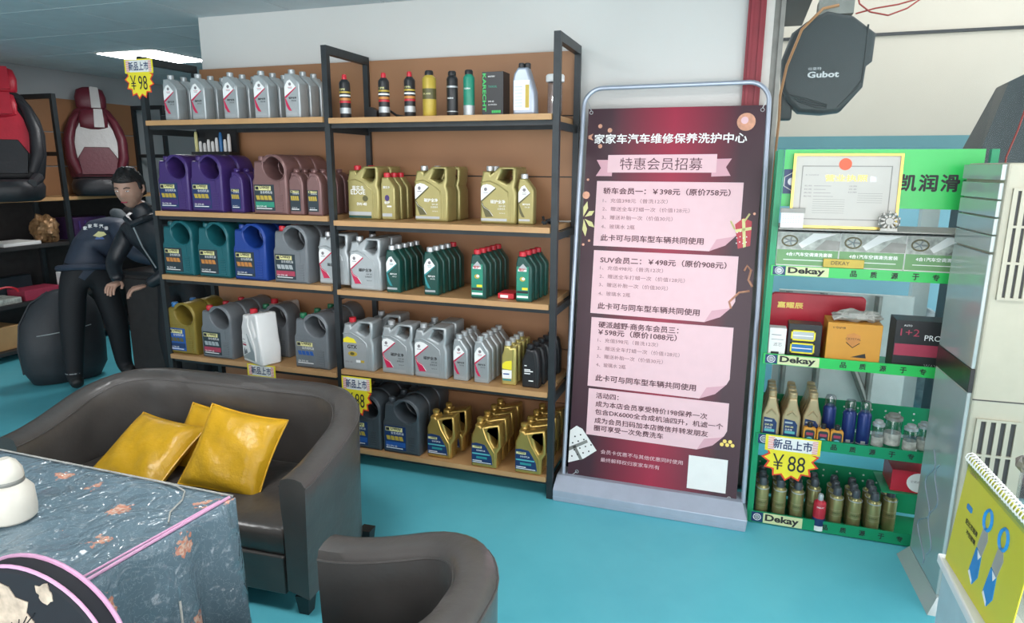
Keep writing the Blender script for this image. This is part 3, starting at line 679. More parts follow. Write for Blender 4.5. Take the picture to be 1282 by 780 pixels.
# right bay
cg = 'spray cans on the top shelf'
def can(nm, label, x, y, z, r, h, body, capm, bands, group, capr=0.6, caph=0.03, text=None, neck=0.9):
    o = thing(nm, label, 'can', (x, y, z+0.0005), group=group)
    MB().lathe([(r*0.93, 0), (r, 0.004), (r, h*0.86), (r*neck, h*0.90), (r*0.62, h*0.94), (r*0.60, h*0.955)], body, n=20).build('body', o)
    MB().lathe([(r*capr, 0), (r*capr, caph*0.7), (r*capr*0.8, caph)], capm, (0, 0, h*0.945), 14).build('cap', o)
    if bands:
        b = MB()
        for (z0, z1, m_) in bands: b.lathe([(r+0.0006, z0*h), (r+0.0006, z1*h)], m_, n=20)
        b.build('band', o)
    if text:
        t = MB(); vs, fs, x0, x1, z0_, z1_ = text_data(text[0], 0.02); wd = text[1]; k = wd/(x1-x0)
        vv = []
        for v in vs:
            a = ((v[0]-x0)*k-wd/2)/r; vv.append(((r+0.0012)*math.sin(a), -(r+0.0012)*math.cos(a), text[2]*h+(v[2]-z0_)*k))
        t.raw(vv, fs, text[3]); t.build('lettering', o)
    return o
z = RZ[0]
redb = [(0.62, 0.66, 'label_gold'), (0.54, 0.58, 'white_ink'), (0.44, 0.50, 'label_orange'), (0.38, 0.43, 'red_plastic'), (0.12, 0.26, 'label_silver')]
for lab, x in (('leftmost, next to the middle post', -1.090), ('second of the three', -0.871), ('rightmost, beside the amber can', -0.731)):
    can('spray_can', 'black spray can with red nozzle, '+lab, x, 0.06, z, 0.027, 0.195, 'black_plastic', 'red_plastic', redb, cg, 0.45, 0.026, ('保护剂', 0.03, 0.68, 'label_yellow'))
can('spray_can', 'amber can with dark round emblem on the top shelf', -0.627, 0.06, z, 0.033, 0.200, 'label_gold', 'black_plastic', [(0.40, 0.64, 'swoosh_dark')], cg, 0.62, 0.022, ('OIL ADD', 0.04, 0.5, 'label_yellow'))
can('spray_can', 'black can with white lettering right of the amber can', -0.508, 0.06, z, 0.0265, 0.195, 'black_plastic', 'black_plastic', [(0.66, 0.70, 'label_silver'), (0.1, 0.12, 'label_silver')], cg, 0.72, 0.02, ('ENGINE', 0.03, 0.4, 'white_ink'))
can('spray_can', 'dark green can with silver base beside the black box', -0.423, 0.06, z, 0.0265, 0.197, 'label_green', 'black_plastic', [(0.02, 0.24, 'label_silver')], cg, 0.72, 0.02, ('CLEAN', 0.03, 0.6, 'white_ink'))
bx = thing('product_box', 'black carton with green vertical lettering on the top shelf', 'box', (-0.298, 0.085, z+0.0005))
MB().box(-0.052, -0.045, 0, 0.052, 0.045, 0.192, 'black_plastic').build('carton', bx, smooth=False, bevel=0.001)
lt = MB()
Mr = Matrix.Translation((-0.049, 0, 0.19)) @ Matrix.Rotation(math.radians(90), 4, 'Y')
lt.text('KARECHT', 0.005, 0.0, 0.168, -0.0457, 'sign_green', h=0.017, bold=0.02, M=Mr)
lt.text('MASTERY', -0.022, 0.168, 0.034, -0.0457, 'white_ink', bold=0.02); lt.text('TAXOIL', -0.022, 0.122, 0.044, -0.0457, 'label_green', bold=0.02)
lt.text('5W-40', -0.022, 0.058, 0.028, -0.0457, 'white_ink'); lt.text('全合成润滑油', -0.022, 0.044, 0.042, -0.0457, 'white_ink')
for k in range(5): lt.box(-0.004+k*0.009, -0.0457, 0.010, 0.003+k*0.009, -0.045, 0.022, 'sign_green')
lt.build('lettering', bx)
bb = thing('oil_bottle', 'blue-grey oil bottle with black caps and pale label', 'bottle', (-0.150, 0.075, z+0.0005))
MB().outline([(-0.05, 0.006), (-0.044, 0), (0.050, 0), (0.055, 0.006), (0.050, 0.10), (0.030, 0.165), (0.016, 0.205), (-0.028, 0.205), (-0.046, 0.180), (-0.052, 0.15)], [], 0.07, 0.010, 'stand_metal').build('body', bb)
MB().lathe([(0.012, 0), (0.014, 0.002), (0.014, 0.022), (0.011, 0.025)], 'black_plastic', (-0.020, 0, 0.203)).lathe([(0.012, 0), (0.014, 0.002), (0.014, 0.022), (0.011, 0.025)], 'black_plastic', (0.006, 0.01, 0.203)).build('cap', bb)
l = MB().box(-0.045, -0.037, 0.02, 0.030, -0.0345, 0.150, 'white_ink').box(0.010, -0.0375, 0.03, 0.028, -0.036, 0.130, 'label_gold')
for k in range(7): l.box(-0.040, -0.0376, 0.035+k*0.014, -0.005, -0.037, 0.039+k*0.014, 'stand_metal')
l.build('label_print', bb)
jr = thing('jar', 'clear plastic jar with white screw lid by the right post', 'jar', (-0.015, 0.09, z+0.0005))
MB().lathe([(0.030, 0), (0.034, 0.004), (0.034, 0.135), (0.030, 0.142)], 'jar_plastic', n=20).build('body', jr)
MB().lathe([(0.040, 0), (0.042, 0.004), (0.042, 0.026), (0.038, 0.032)], 'white_plastic', (0, 0, 0.142), 20).build('lid', jr)
ch = thing('charger', 'black plug charger with cable lying behind the spray cans', 'charger', (-1.02, 0.20, z+0.0005))
MB().prism([(-0.035, 0), (0.035, 0), (0.040, 0.045), (0.0, 0.065), (-0.030, 0.040)], -0.025, 0.025, 'black_plastic').build('plug_body', ch)
MB().tube([(0.035, 0, 0.03), (0.07, 0, 0.045), (0.11, -0.02, 0.045), (0.15, -0.02, 0.02), (0.22, 0.0, 0.008), (0.30, 0.01, 0.008), (0.33, 0.03, 0.012)], 0.006, 'black_plastic', 6).build('cable', ch)
g = 'gold oil jugs on the second shelf, right bay'; z = RZ[1]
colm('edge_jug', OJ, 'gold oil jug with red cap right of the middle post', 'jug', g, -1.033, 0.095, z, 2, 0.14, 0.0)
colm('edge_small', OB, 'small gold oil bottle with red cap', 'bottle', g, -0.897, 0.11, z, 3, 0.062, 0.006)
colm('gold_jug', OJ, 'gold oil jug with silver cap, centre of the second shelf', 'jug', g, -0.650, 0.10, z, 2, 0.13, 0.012)
colm('gold_jug', OJ, 'gold oil jug with silver cap, right part of the second shelf', 'jug', g, -0.291, 0.09, z, 2, 0.13, -0.02)
put('gold_small', OB, 'small gold oil bottle with silver cap near the right post', 'bottle', g, -0.155, 0.105, z)
kc = thing('scrap_parts', 'small dark metal pieces beside the small gold bottle', 'metal parts', (-0.06, 0.16, z+0.0005))
for k in range(7): MB().box(-0.012, -0.006, 0, 0.012, 0.006, 0.012, 'black_metal').build('metal_piece', kc, loc=(random.uniform(-0.02, 0.03), random.uniform(-0.03, 0.03), 0.004+0.010*(k % 3)), rot=(random.uniform(-.4, .4), random.uniform(-.4, .4), k))
sc_ = thing('scissors', 'small scissors lying by the right post', 'scissors', (0.045, 0.20, z+0.006))
g = 'bottles on the third shelf, right bay'; z = RZ[2]
sc_.location = (-0.03, 0.28, RZ[1]+0.004)
for a in (0.25, -0.25): MB().box(-0.003, -0.002, 0, 0.055, 0.002, 0.003, 'silver_bits').tube([(-0.02+0.014*math.cos(t*PI/5), 0.014*math.sin(t*PI/5), 0.002) for t in range(10)], 0.002, 'black_plastic', 5, True).build('blade', sc_, rot=(0, 0, a), loc=(0, 0, 0.003 if a > 0 else 0))
colm('silver_jug', OJ, 'silver oil jug just right of the middle post, third shelf', 'jug', g, -0.993, 0.02, z, 2, 0.13, 0.0)
colm('green', OB, 'dark green bottle with silver cap, left column, third shelf', 'bottle', g, -0.830, 0.015, z, 5, 0.060, 0.004)
colm('green', OB, 'dark green bottle, second column, third shelf', 'bottle', g, -0.617, 0.015, z, 5, 0.062, 0.004, kinds=['green']*4+['green_redcap'])
colm('green_redcap', OB, 'green bottle with red cap, left of the small red box', 'bottle', g, -0.363, 0.012, z, 5, 0.062, 0.004)
colm('green_redcap', OB, 'green bottle with red cap, right of the small red box', 'bottle', g, -0.130, 0.008, z, 4, 0.062, 0.006)
rb = thing('tin_box', 'small flat red tin on the third shelf between green bottles', 'box', (-0.235, 0.10, z+0.0005))
MB().box(-0.042, -0.05, 0, 0.042, 0.05, 0.028, 'red_plastic').build('case', rb, bevel=0.004)
MB().box(-0.028, -0.0512, 0.006, 0.012, -0.050, 0.020, 'white_ink').build('label_print', rb)
g = 'bottles on the fourth shelf, right bay'; z = RZ[3]
put('gtx_jug', OJ, 'silver oil jug lettered GTX with red cap, fourth shelf', 'jug', g, -1.045, 0.0, z)
put('silver_jug', OJ, 'silver oil jug behind the GTX jug', 'jug', g, -0.985, 0.20, z)
put('silver_jug', OJ, 'silver oil jug second from the middle post, fourth shelf', 'jug', g, -0.818, 0.010, z)
colm('silver_jug', OJ, 'silver oil jug left of the small silver bottles, fourth shelf', 'jug', g, -0.628, 0.008, z, 2, 0.14, -0.005)
colm('silver', OB, 'small silver bottle, left column, fourth shelf', 'bottle', g, -0.467, 0.02, z, 4, 0.065, 0.0)
colm('silver', OB, 'small silver bottle beside the yellow-gold bottles', 'bottle', g, -0.353, 0.02, z, 5, 0.062, 0.002)
colm('yellow', OB, 'yellow-gold bottle with silver cap, fourth shelf', 'bottle', g, -0.213, 0.035, z, 4, 0.066, 0.0, rot=0.06)
colm('black', OB, 'black oil bottle by the right post, fourth shelf', 'bottle', g, -0.098, 0.03, z, 5, 0.066, 0.008)
g = 'jugs on the bottom shelf'; z = RZ[4]
colm('dark', OJ, 'dark grey oil jug beside the sofa, bottom shelf', 'jug', g, -1.035, 0.0, z, 3, 0.131)
colm('dark', OJ, 'dark grey oil jug, second column, bottom shelf', 'jug', g, -0.805, 0.0, z, 3, 0.131)
colm('bright_gold', OJ, 'shiny gold jug, left of the three gold columns', 'jug', g, -0.583, 0.02, z, 2, 0.115, 0.022)
colm('bright_gold', OJ, 'shiny gold jug, middle of the three gold columns', 'jug', g, -0.320, -0.01, z, 4, 0.100, 0.0)
colm('bright_gold', OJ, 'shiny gold jug, next to the right post', 'jug', g, -0.085, -0.008, z, 4, 0.100, 0.002)
# black box of small tubes on the second shelf, left end, and the device on the top shelf
tb = thing('tube_display', 'black display box of small white and blue tubes behind the purple jugs', 'display box', (-2.158, 0.34, LZ[1]+0.0005))
MB().box(-0.145, 0.02, 0, 0.13, 0.04, 0.455, 'black_plastic').box(-0.145, -0.05, 0, 0.13, 0.02, 0.33, 'black_plastic').build('case', tb, smooth=False)
for k, (m_, h_) in enumerate([('label_yellow', .115), ('white_plastic', .06), ('white_plastic', .05), ('white_plastic', .07), ('white_plastic', .06), ('white_plastic', .08), ('blue_cap', .11), ('white_plastic', .07), ('white_plastic', .10)]):
    MB().lathe([(0.010, 0), (0.010, h_*0.8), (0.006, h_)], m_, n=10).build('tube', tb, loc=(-0.13+k*0.030, -0.02, 0.332))
dv = thing('camera_device', 'small black device at the left end of the top shelf', 'device', (-2.27, 0.13, LZ[0]+0.0005))
MB().box(-0.03, -0.03, 0.04, 0.03, 0.03, 0.09, 'black_plastic').box(-0.04, -0.035, 0, 0.04, 0.035, 0.035, 'black_plastic').build('body', dv, bevel=0.004)
MB().lathe([(0.008, 0), (0.008, 0.004)], 'silver_bits', n=12, M=Matrix.Translation((0, -0.030, 0.065)) @ Matrix.Rotation(PI/2, 4, 'X')).build('lens', dv)

# ------------------------------------------------------------------ price bursts
def burst(label, w_, h_, top, price, loc, rot=(0, 0, 0), cut=1.0):
    o = thing('price_sign', label, 'sign', loc, rot, 'yellow price bursts')
    n = 13; random.seed(3)
    def star(k):
        pts = []
        for i in range(2*n):
            a = -PI+2*PI*i/(2*n); r = (1.0 if i % 2 == 0 else 0.78)*k
            pts.append((r*math.cos(a)*w_/2, r*math.sin(a)*h_/2))
        return pts
    MB().prism(star(1.0), -0.001, 0.001, 'burst_red').build('star_border', o, smooth=False)
    MB().prism(star(0.90), -0.0016, -0.0009, 'burst_yellow').build('star_card', o, smooth=False)
    t = MB(); t.prism([(-w_*0.45, h_*0.15), (w_*0.49, h_*0.15), (w_*0.49, h_*0.50), (-w_*0.45, h_*0.50)], -0.0014, 0.0009, 'burst_yellow'); t.prism([(-w_*0.40, h_*0.18), (w_*0.44, h_*0.18), (w_*0.44, h_*0.47), (-w_*0.40, h_*0.47)], -0.0022, -0.0015, 'white_paper')
    for k in range(9):
        t.prism([(-w_*0.40, h_*(0.185+k*0.032)), (-w_*0.28, h_*(0.185+k*0.032)), (-w_*0.30, h_*(0.197+k*0.032)), (-w_*0.40, h_*(0.197+k*0.032))], -0.0026, -0.0015, 'burst_red')
        t.prism([(w_*0.34, h_*(0.185+k*0.032)), (w_*0.44, h_*(0.185+k*0.032)), (w_*0.44, h_*(0.197+k*0.032)), (w_*0.36, h_*(0.197+k*0.032))], -0.0026, -0.0015, 'burst_red')
    t.text(top, -w_*0.31, h_*0.22, w_*0.66, -0.003, 'label_navy', h=h_*0.21, bold=0.02)
    t.text(price, -w_*0.30, -h_*0.26, w_*0.56, -0.003, 'black_ink', h=h_*0.36)
    t.build('lettering', o)
    return o
burst('yellow price burst on the left post below the ceiling light', 0.19, 0.21, '新品上市', '￥98', (-2.33, -0.004, 2.08), (0, 0, 0.10))
burst('yellow price burst on the shelf edge below the white jug', 0.20, 0.20, '新品上市', '￥98', (-1.665, -0.018, 0.435))
burst('yellow and red price burst behind the sofa arm at the middle post', 0.19, 0.22, '新品上市', '￥88', (-1.045, -0.035, 0.425))

# ================================================================== BANNER STAND
tl = math.atan(0.143)
st = thing('banner_stand', 'tall grey metal stand holding the dark red membership price banner', 'banner stand', (0, 0, 0))
MB().prism([(0.036, 0), (0.945, 0), (0.950, 0.05), (0.950, 0.062), (0.034, 0.062), (0.034, 0.05)], -0.012, 0.19, 'base_metal').build('base', st, smooth=False, bevel=0.006)
MB().raw([(0.036, -0.010, 0.062), (0.947, -0.010, 0.062), (0.925, 0.055, 0.112), (0.040, 0.055, 0.112), (0.925, 0.16, 0.112), (0.040, 0.16, 0.112), (0.947, 0.19, 0.062), (0.036, 0.19, 0.062)],
         [(0, 1, 2, 3), (3, 2, 4, 5), (5, 4, 6, 7), (0, 3, 5, 7), (1, 6, 4, 2), (0, 7, 6, 1)], 'base_metal').build('base_cover', st, smooth=False)
MB().box(0.036, -0.0135, 0.020, 0.946, -0.011, 0.026, 'stand_metal').build('base_trim', st, smooth=False)
fr_ = MB(); R_ = 0.09; ux0, ux1, vt = 0.062, 0.925, 1.915
path = [(ux0+0.004, 0, 0.0), (ux0, 0, 0.9), (ux0+0.0, 0, vt-R_)]+[(x, 0, z) for x, z in arc(ux0+R_, vt-R_, R_, R_, 180, 90, 8)][1:]+[(x, 0, z) for x, z in arc(ux1-R_-0.02, vt-R_+0.005, R_, R_, 90, 0, 8)]+[(ux1, 0, 0.9), (ux1+0.004, 0, 0.0)]
fr_.tube(path, 0.0105, 'stand_metal', 10)
bt = Matrix.Translation((0, 0.08, 0.10)) @ Matrix.Rotation(-tl, 4, 'X')
fr = fr_.build('frame_tube', st); fr.matrix_local = bt
back = MB().box(0.12, 0.0, 0.02, 0.135, 0.012, 1.80, 'black_metal').box(0.865, 0.0, 0.02, 0.88, 0.012, 1.80, 'black_metal').build('side_strip', st, smooth=False); back.matrix_local = bt @ Matrix.Translation((0, 0.02, 0))
bn = MB().box(0.088, 0.0, 0.012, 0.898, 0.002, 1.818, 'banner_print').build('banner', st, smooth=False); bn.matrix_local = bt
Y = -0.0010
cards = MB()
def card(x0, z1, x1, z0, ext=0):
    cards.prism([(x0, z0), (x1-0.13, z0-0.004), (x1-0.06, z0+0.025), (x1-0.012, z0+0.075), (x1, z0+0.10), (x1, z1), (x0, z1)], Y, Y+0.0008, 'banner_pink')
    cards.prism([(x1-0.13, z0-0.004), (x1-0.06, z0+0.025), (x1-0.012, z0+0.075), (x1-0.03, z0+0.066), (x1-0.10, z0+0.052)], Y-0.0006, Y, 'banner_shade')
card(0.150, 1.474, 0.824, 1.162); card(0.155, 1.140, 0.826, 0.832); card(0.163, 0.812, 0.828, 0.470); card(0.170, 0.458, 0.834, 0.226)
cards.build('price_cards', bn, smooth=False)
rb_ = MB(); rb_.prism([(0.142, 1.498), (0.22, 1.498), (0.22, 1.575), (0.142, 1.575), (0.165, 1.536)], Y+0.0004, Y+0.0008, 'banner_shade').prism([(0.68, 1.500), (0.765, 1.504), (0.742, 1.543), (0.765, 1.582), (0.68, 1.580)], Y+0.0004, Y+0.0008, 'banner_shade')
rb_.prism([(0.197, 1.515), (0.700, 1.518), (0.700, 1.602), (0.197, 1.598)], Y-0.0004, Y, 'banner_pink'); rb_.build('title_ribbon_print', bn, smooth=False)
ink = MB()
def tx(s, x0, x1, z, h, m_, bold=0.0): ink.text(s, x0, z, x1-x0, Y-0.0014, m_, h=h, bold=bold)
tx('家家车汽车维修保养洗护中心', 0.126, 0.823, 1.652, 0.045, 'white_ink', 0.022)
tx('特惠会员招募', 0.256, 0.638, 1.528, 0.057, 'ink_maroon', 0.0)
def block(head, x1h, zh, n, lines_z, foot_z, foot_x1=0.668, xo=0.184):
    tx(head, xo, x1h, zh, 0.031, 'ink_maroon', 0.022)
    items = ['1、充值%s元（普洗12次）' % n, '2、赠送全车打蜡一次（价值128元）', '3、赠送补胎一次（价值30元）', '4、玻璃水 2瓶']
    for t_, z_, x1_ in zip(items, lines_z, (0.492, 0.595, 0.520, 0.345)): tx(t_, xo, x1_, z_, 0.021, 'ink_soft', 0.0)
    tx('此卡可与同车型车辆共同使用', xo, foot_x1, foot_z, 0.031, 'ink_maroon', 0.020)
block('轿车会员一：￥398元（原价758元）', 0.770, 1.412, '398', (1.371, 1.331, 1.290, 1.246), 1.187, 0.667, 0.184)
block('SUV会员二：￥498元（原价908元）', 0.776, 1.080, '498', (1.046, 1.005, 0.964, 0.921), 0.855, 0.672, 0.190)
tx('硬派越野·商务车会员三：', 0.200, 0.582, 0.763, 0.031, 'ink_maroon', 0.020)
block('￥598元（原价1088元）', 0.576, 0.727, '598', (0.692, 0.652, 0.612, 0.570), 0.499, 0.680, 0.200)
for s_, x1_, z_ in (('活动四：', 0.320, 0.413), ('成为本店会员享受特价198保养一次', 0.741, 0.371), ('包含DK6000全合成机油四升，机滤一个', 0.815, 0.331), ('成为会员扫码加本店微信并转发朋友', 0.750, 0.288), ('圈可享受一次免费洗车', 0.545, 0.250)): tx(s_, 0.209, x1_, z_, 0.028, 'ink_maroon', 0.016)
tx('会员卡优惠不与其他优惠同时使用', 0.249, 0.645, 0.138, 0.021, 'banner_pink', 0.0)
tx('最终解释权归家家车所有', 0.251, 0.538, 0.098, 0.021, 'banner_pink', 0.0)
ink.build('lettering', bn, smooth=False)
MB().box(0.671, Y-0.0002, 0.030, 0.848, Y+0.0005, 0.190, 'white_paper').build('blank_square', bn, smooth=False)
dec = MB()
def disc(x, z, r, m_, y=Y-0.0012, n=20): dec.prism(arc(x, z, r, r, 0, 360-360/n, n-1), y, y+0.0006, m_)
disc(0.815, 1.745, 0.040, 'balloon'); disc(0.808, 1.752, 0.016, 'banner_pink', Y-0.0018)
for x, z, r in ((0.150, 1.735, .010), (0.198, 1.715, .011), (0.155, 1.640, .010), (0.100, 1.405, .018), (0.105, 1.480, .006), (0.88, 1.335, .006), (0.128, 1.185, .006), (0.100, 1.165, .006)): disc(x, z, r, 'balloon')
dec.prism([(0.095, 1.690), (0.118, 1.700), (0.110, 1.682), (0.120, 1.668), (0.095, 1.676)], Y-0.0012, Y-0.0006, 'balloon')
dec.build('balloon_print', bn); dec = MB()
for (a, b_) in (((0.092, 1.30), (0.108, 1.375)), ((0.100, 1.30), (0.145, 1.330)), ((0.100, 1.29), (0.150, 1.250)), ((0.095, 1.29), (0.108, 1.205))):
    dx, dz = b_[0]-a[0], b_[1]-a[1]; L_ = math.hypot(dx, dz); nx, nz = -dz/L_*0.012, dx/L_*0.012
    dec.prism([a, (a[0]+dx*.6-nx, a[1]+dz*.6-nz), b_, (a[0]+dx*.6+nx, a[1]+dz*.6+nz)], Y-0.0014, Y-0.0006, 'label_yellow')
dec.build('bow_print', bn); dec = MB()
dec.prism([(0.800, 1.285), (0.820, 1.175), (0.872, 1.190), (0.872, 1.300), (0.835, 1.315)], Y-0.0012, Y-0.0006, 'red_box')
dec.prism([(0.828, 1.310), (0.842, 1.180), (0.854, 1.185), (0.842, 1.312)], Y-0.0018, Y-0.0012, 'label_yellow'); dec.prism([(0.803, 1.262), (0.805, 1.248), (0.872, 1.262), (0.872, 1.276)], Y-0.0018, Y-0.0012, 'label_yellow')
for k in range(10): disc(0.812+0.014*(k % 4), 1.20+0.024*(k//4)+0.006*(k % 2), 0.0028, 'white_ink', Y-0.0020, 8)
for a, b_ in (((0.800, 1.262), (0.78, 1.30)), ((0.84, 1.30), (0.86, 1.335))): dec.tube([(a[0], Y-0.001, a[1]), (b_[0], Y-0.001, b_[1])], 0.004, 'label_yellow', 4)
dec.build('red_gift_print', bn); dec = MB()
dec.tube([(0.855, Y-0.001, 1.075), (0.866, Y-0.001, 1.100), (0.884, Y-0.001, 1.080), (0.876, Y-0.001, 1.035), (0.895, Y-0.001, 1.005)], 0.005, 'balloon', 4)
dec.tube([(0.885, Y-0.001, 0.985), (0.840, Y-0.001, 0.975), (0.800, Y-0.001, 0.93), (0.81, Y-0.001, 0.90)], 0.005, 'balloon', 4)
dec.build('ribbon_print', bn); dec = MB()
dec.prism([(0.088, 0.070), (0.165, 0.100), (0.228, 0.150), (0.150, 0.250), (0.120, 0.262), (0.088, 0.235)], Y-0.0012, Y-0.0006, 'white_paper')
dec.prism([(0.088, 0.150), (0.175, 0.198), (0.182, 0.185), (0.088, 0.130)], Y-0.0018, Y-0.0012, 'trim_grey'); dec.prism([(0.118, 0.165), (0.160, 0.096), (0.146, 0.090), (0.104, 0.155)], Y-0.0018, Y-0.0012, 'trim_grey')
for k in range(14): disc(0.105+0.028*(k % 4)+0.01*(k//4 % 2), 0.105+0.034*(k//4)+0.012*(k % 4), 0.0042, 'black_ink', Y-0.0020, 8)
dec.build('white_gift_print', bn); dec = MB()
for k in range(5): disc(0.815+0.012*k, 0.262+0.008*(k % 2)*2, 0.009, 'gold_frame', Y-0.0014, 10)
dec.build('berry_print', bn); dec = MB()
for x, z in ((0.102, 1.800), (0.880, 1.797), (0.135, 0.030), (0.865, 0.010)):
    dec.tube([(x+0.008*math.cos(k*PI/4), Y-0.0015, z+0.008*math.sin(k*PI/4)) for k in range(8)], 0.0018, 'silver_cap', 5, True)
dec.build('eyelet', bn)
for x0_, z0_, x1_, z1_ in ((0.102, 1.808, 0.075, 1.872), (0.880, 1.806, 0.905, 1.868), (0.135, 0.030, 0.10, 0.0), (0.865, 0.012, 0.895, -0.02)):
    o_ = MB().tube([(x0_, -0.002, z0_), (x1_, -0.004, z1_)], 0.0022, 'silver_cap', 6).build('tie_cord', st); o_.matrix_local = bt

# ================================================================== GREEN DISPLAY SHELF
GX0, GX1, GY = 0.962, 1.725, 0.10; GD = 0.27
gs = thing('green_display_shelf', 'green metal display shelf with lettered rails in front of the window', 'shelf', (GX0, GY, 0))
def gp_(mb, nm, parent=gs, **k): return mb.build(nm, parent, loc=(-GX0, -GY, 0) if parent is gs else (0, 0, 0), smooth=k.pop('smooth', False), **k)
for x in (GX0-0.012, GX1-0.012):
    gp_(MB().box(x, GY+0.002, 0, x+0.026, GY+0.030, 1.70, 'rack_green'), 'post')
    gp_(MB().box(x, GY+GD-0.028, 0, x+0.026, GY+GD, 1.70, 'rack_green'), 'post')
rails = [(1.173, 1.216), (0.776, 0.822), (0.396, 0.446), (0.006, 0.060)]
BZ = [r[0]+0.006 for r in rails]
ROWY = ['品', '质', '源', '于', '专', '业']
for n, (za, zb) in enumerate(rails):
    gp_(MB().box(GX0+0.014, GY+0.004, za, GX1-0.012, GY+GD, za+0.006, 'rack_green'), 'shelf_board')
    rl = gp_(MB().box(GX0+0.0, GY-0.006, za, GX1+0.01, GY+0.002, zb, 'rack_green' if n > 1 else 'sign_green'), 'price_rail')
    m = MB(); zc = (za+zb)/2; hh = zb-za
    y_ = GY-0.0066
    m.box(GX0+0.008, y_, za+0.003, GX0+0.058, GY-0.006, zb-0.003, 'label_navy'); m.box(GX0+0.060, y_, za+0.002, GX0+0.228, GY-0.006, zb-0.002, 'rail_cream')
    m.build('name_plate', rl, smooth=False); m = MB()
    m.tube([(GX0+0.033+0.016*math.cos(k*PI/8), y_-0.0005, zc+0.016*math.sin(k*PI/8)) for k in range(16)], 0.0016, 'white_ink', 4, True)
    m.prism(arc(GX0+0.033, zc, 0.011, 0.011, 0, 340, 16), y_-0.001, y_, 'label_silver'); m.text('DK', GX0+0.026, zc-0.004, 0.014, y_-0.0016, 'black_ink')
    m.build('emblem', rl, smooth=False); m = MB()
    m.text('Dekay', GX0+0.068, za+0.004, 0.145, y_-0.0008, 'black_ink', h=hh*0.80, bold=0.035)
    for k, chx in enumerate([0.310, 0.385, 0.462, 0.538, 0.610, 0.685]):
        m.text(ROWY[k], GX0+chx, zc-0.012, 0.024, y_-0.0002, 'black_ink', h=0.025, bold=0.03)
    m.build('lettering', rl, smooth=False)
# perforated back panels, low behind rows one and two
def perf(z0, z1, x0=GX0+0.01, x1=GX1):
    o = gp_(MB().box(x0, GY+GD-0.006, z0, x1, GY+GD, z1, 'rack_green'), 'back_panel')
    m = MB()
    for i in range(12):
        for k in range(2): m.prism(arc(x0+0.03+i*0.058, z1-0.03-k*0.03, 0.0045, 0.0045, 0, 315, 7), GY+GD-0.0075, GY+GD-0.0058, 'ext_white')
    m.build('holes', o, smooth=False)
perf(0.03, 0.225); perf(0.42, 0.555)
sg = gp_(MB().box(0.978, GY-0.010, 1.468, 1.690, GY+0.004, 1.700, 'sign_green'), 'sign_board')
m = MB(); yy = GY-0.0108
m.box(0.962+0.018, yy, 1.520, 1.045, GY-0.010, 1.620, 'label_navy'); m.tube([(1.013+0.034*math.cos(k*PI/3+PI/6), yy-0.0004, 1.570+0.036*math.sin(k*PI/3+PI/6)) for k in range(6)], 0.0022, 'white_ink', 4, True)
m.prism(arc(1.013, 1.570, 0.016, 0.016, 0, 340, 14), yy-0.0006, yy, 'label_silver'); m.build('emblem', sg, smooth=False); m = MB()
for c_, x_ in (('德', 1.330), ('凯', 1.408), ('润', 1.480), ('滑', 1.555), ('油', 1.630)): m.text(c_, x_, 1.538, 0.062, yy, 'ink_maroon' if False else 'black_ink', h=0.064, bold=0.03)
m.build('lettering', sg, smooth=False)
# certificate leaning on the sign
cf = thing('framed_certificate', 'gold-framed licence certificate with red seal leaning on green sign', 'certificate', (1.012, 0.052, 1.3835), (math.radians(-4), 0, math.radians(1.5)))
CW, CH = 0.402, 0.300
for (a, b_, c_, d_) in ((0, 0, CW, 0.010), (0, CH-0.010, CW, CH), (0, 0.010, 0.010, CH-0.010), (CW-0.010, 0.010, CW, CH-0.010)): MB().box(a, -0.012, b_, c_, 0.004, d_, 'gold_frame').build('frame_rail', cf, smooth=False)
MB().box(0.008, -0.004, 0.008, CW-0.008, 0.002, CH-0.008, 'cert_paper').build('paper', cf, smooth=False)
m = MB(); y_ = -0.0046
for (a, b_, c_, d_) in ((0.035, 0.035, 0.367, 0.039), (0.035, 0.248, 0.367, 0.252), (0.035, 0.035, 0.039, 0.252), (0.363, 0.035, 0.367, 0.252)): m.box(a, y_, b_, c_, -0.004, d_, 'trim_grey')
m.prism(arc(0.195, 0.258, 0.024, 0.024, 0, 345, 20), y_-0.0006, y_, 'seal_red')
m.text('营业执照', 0.125, 0.190, 0.155, y_, 'gold_frame', h=0.026, bold=0.02)
m.box(0.290, y_, 0.188, 0.312, -0.004, 0.210, 'label_silver')
m.text('统一社会信用代码', 0.050, 0.212, 0.05, y_, 'grey_ink', h=0.005)
for k in range(4): m.text('名称类型地址'[k:k+2], 0.048, 0.168-k*0.014, 0.03, y_, 'grey_ink', h=0.006); m.box(0.085, y_, 0.170-k*0.014, 0.150-0.02*(k % 2)+0.03*(k == 3), -0.004, 0.1715-k*0.014, 'grey_ink')
for k in range(7): m.box(0.085, y_, 0.116-k*0.009, 0.205, -0.004, 0.1172-k*0.009, 'trim_grey')
for k in range(3): m.text('注册资本日期'[k*2:k*2+2], 0.215, 0.168-k*0.012, 0.03, y_, 'grey_ink', h=0.006)
for k in range(5): m.box(0.250, y_, 0.142-k*0.009, 0.340, -0.004, 0.1432-k*0.009, 'trim_grey')
m.build('certificate_print', cf, smooth=False)
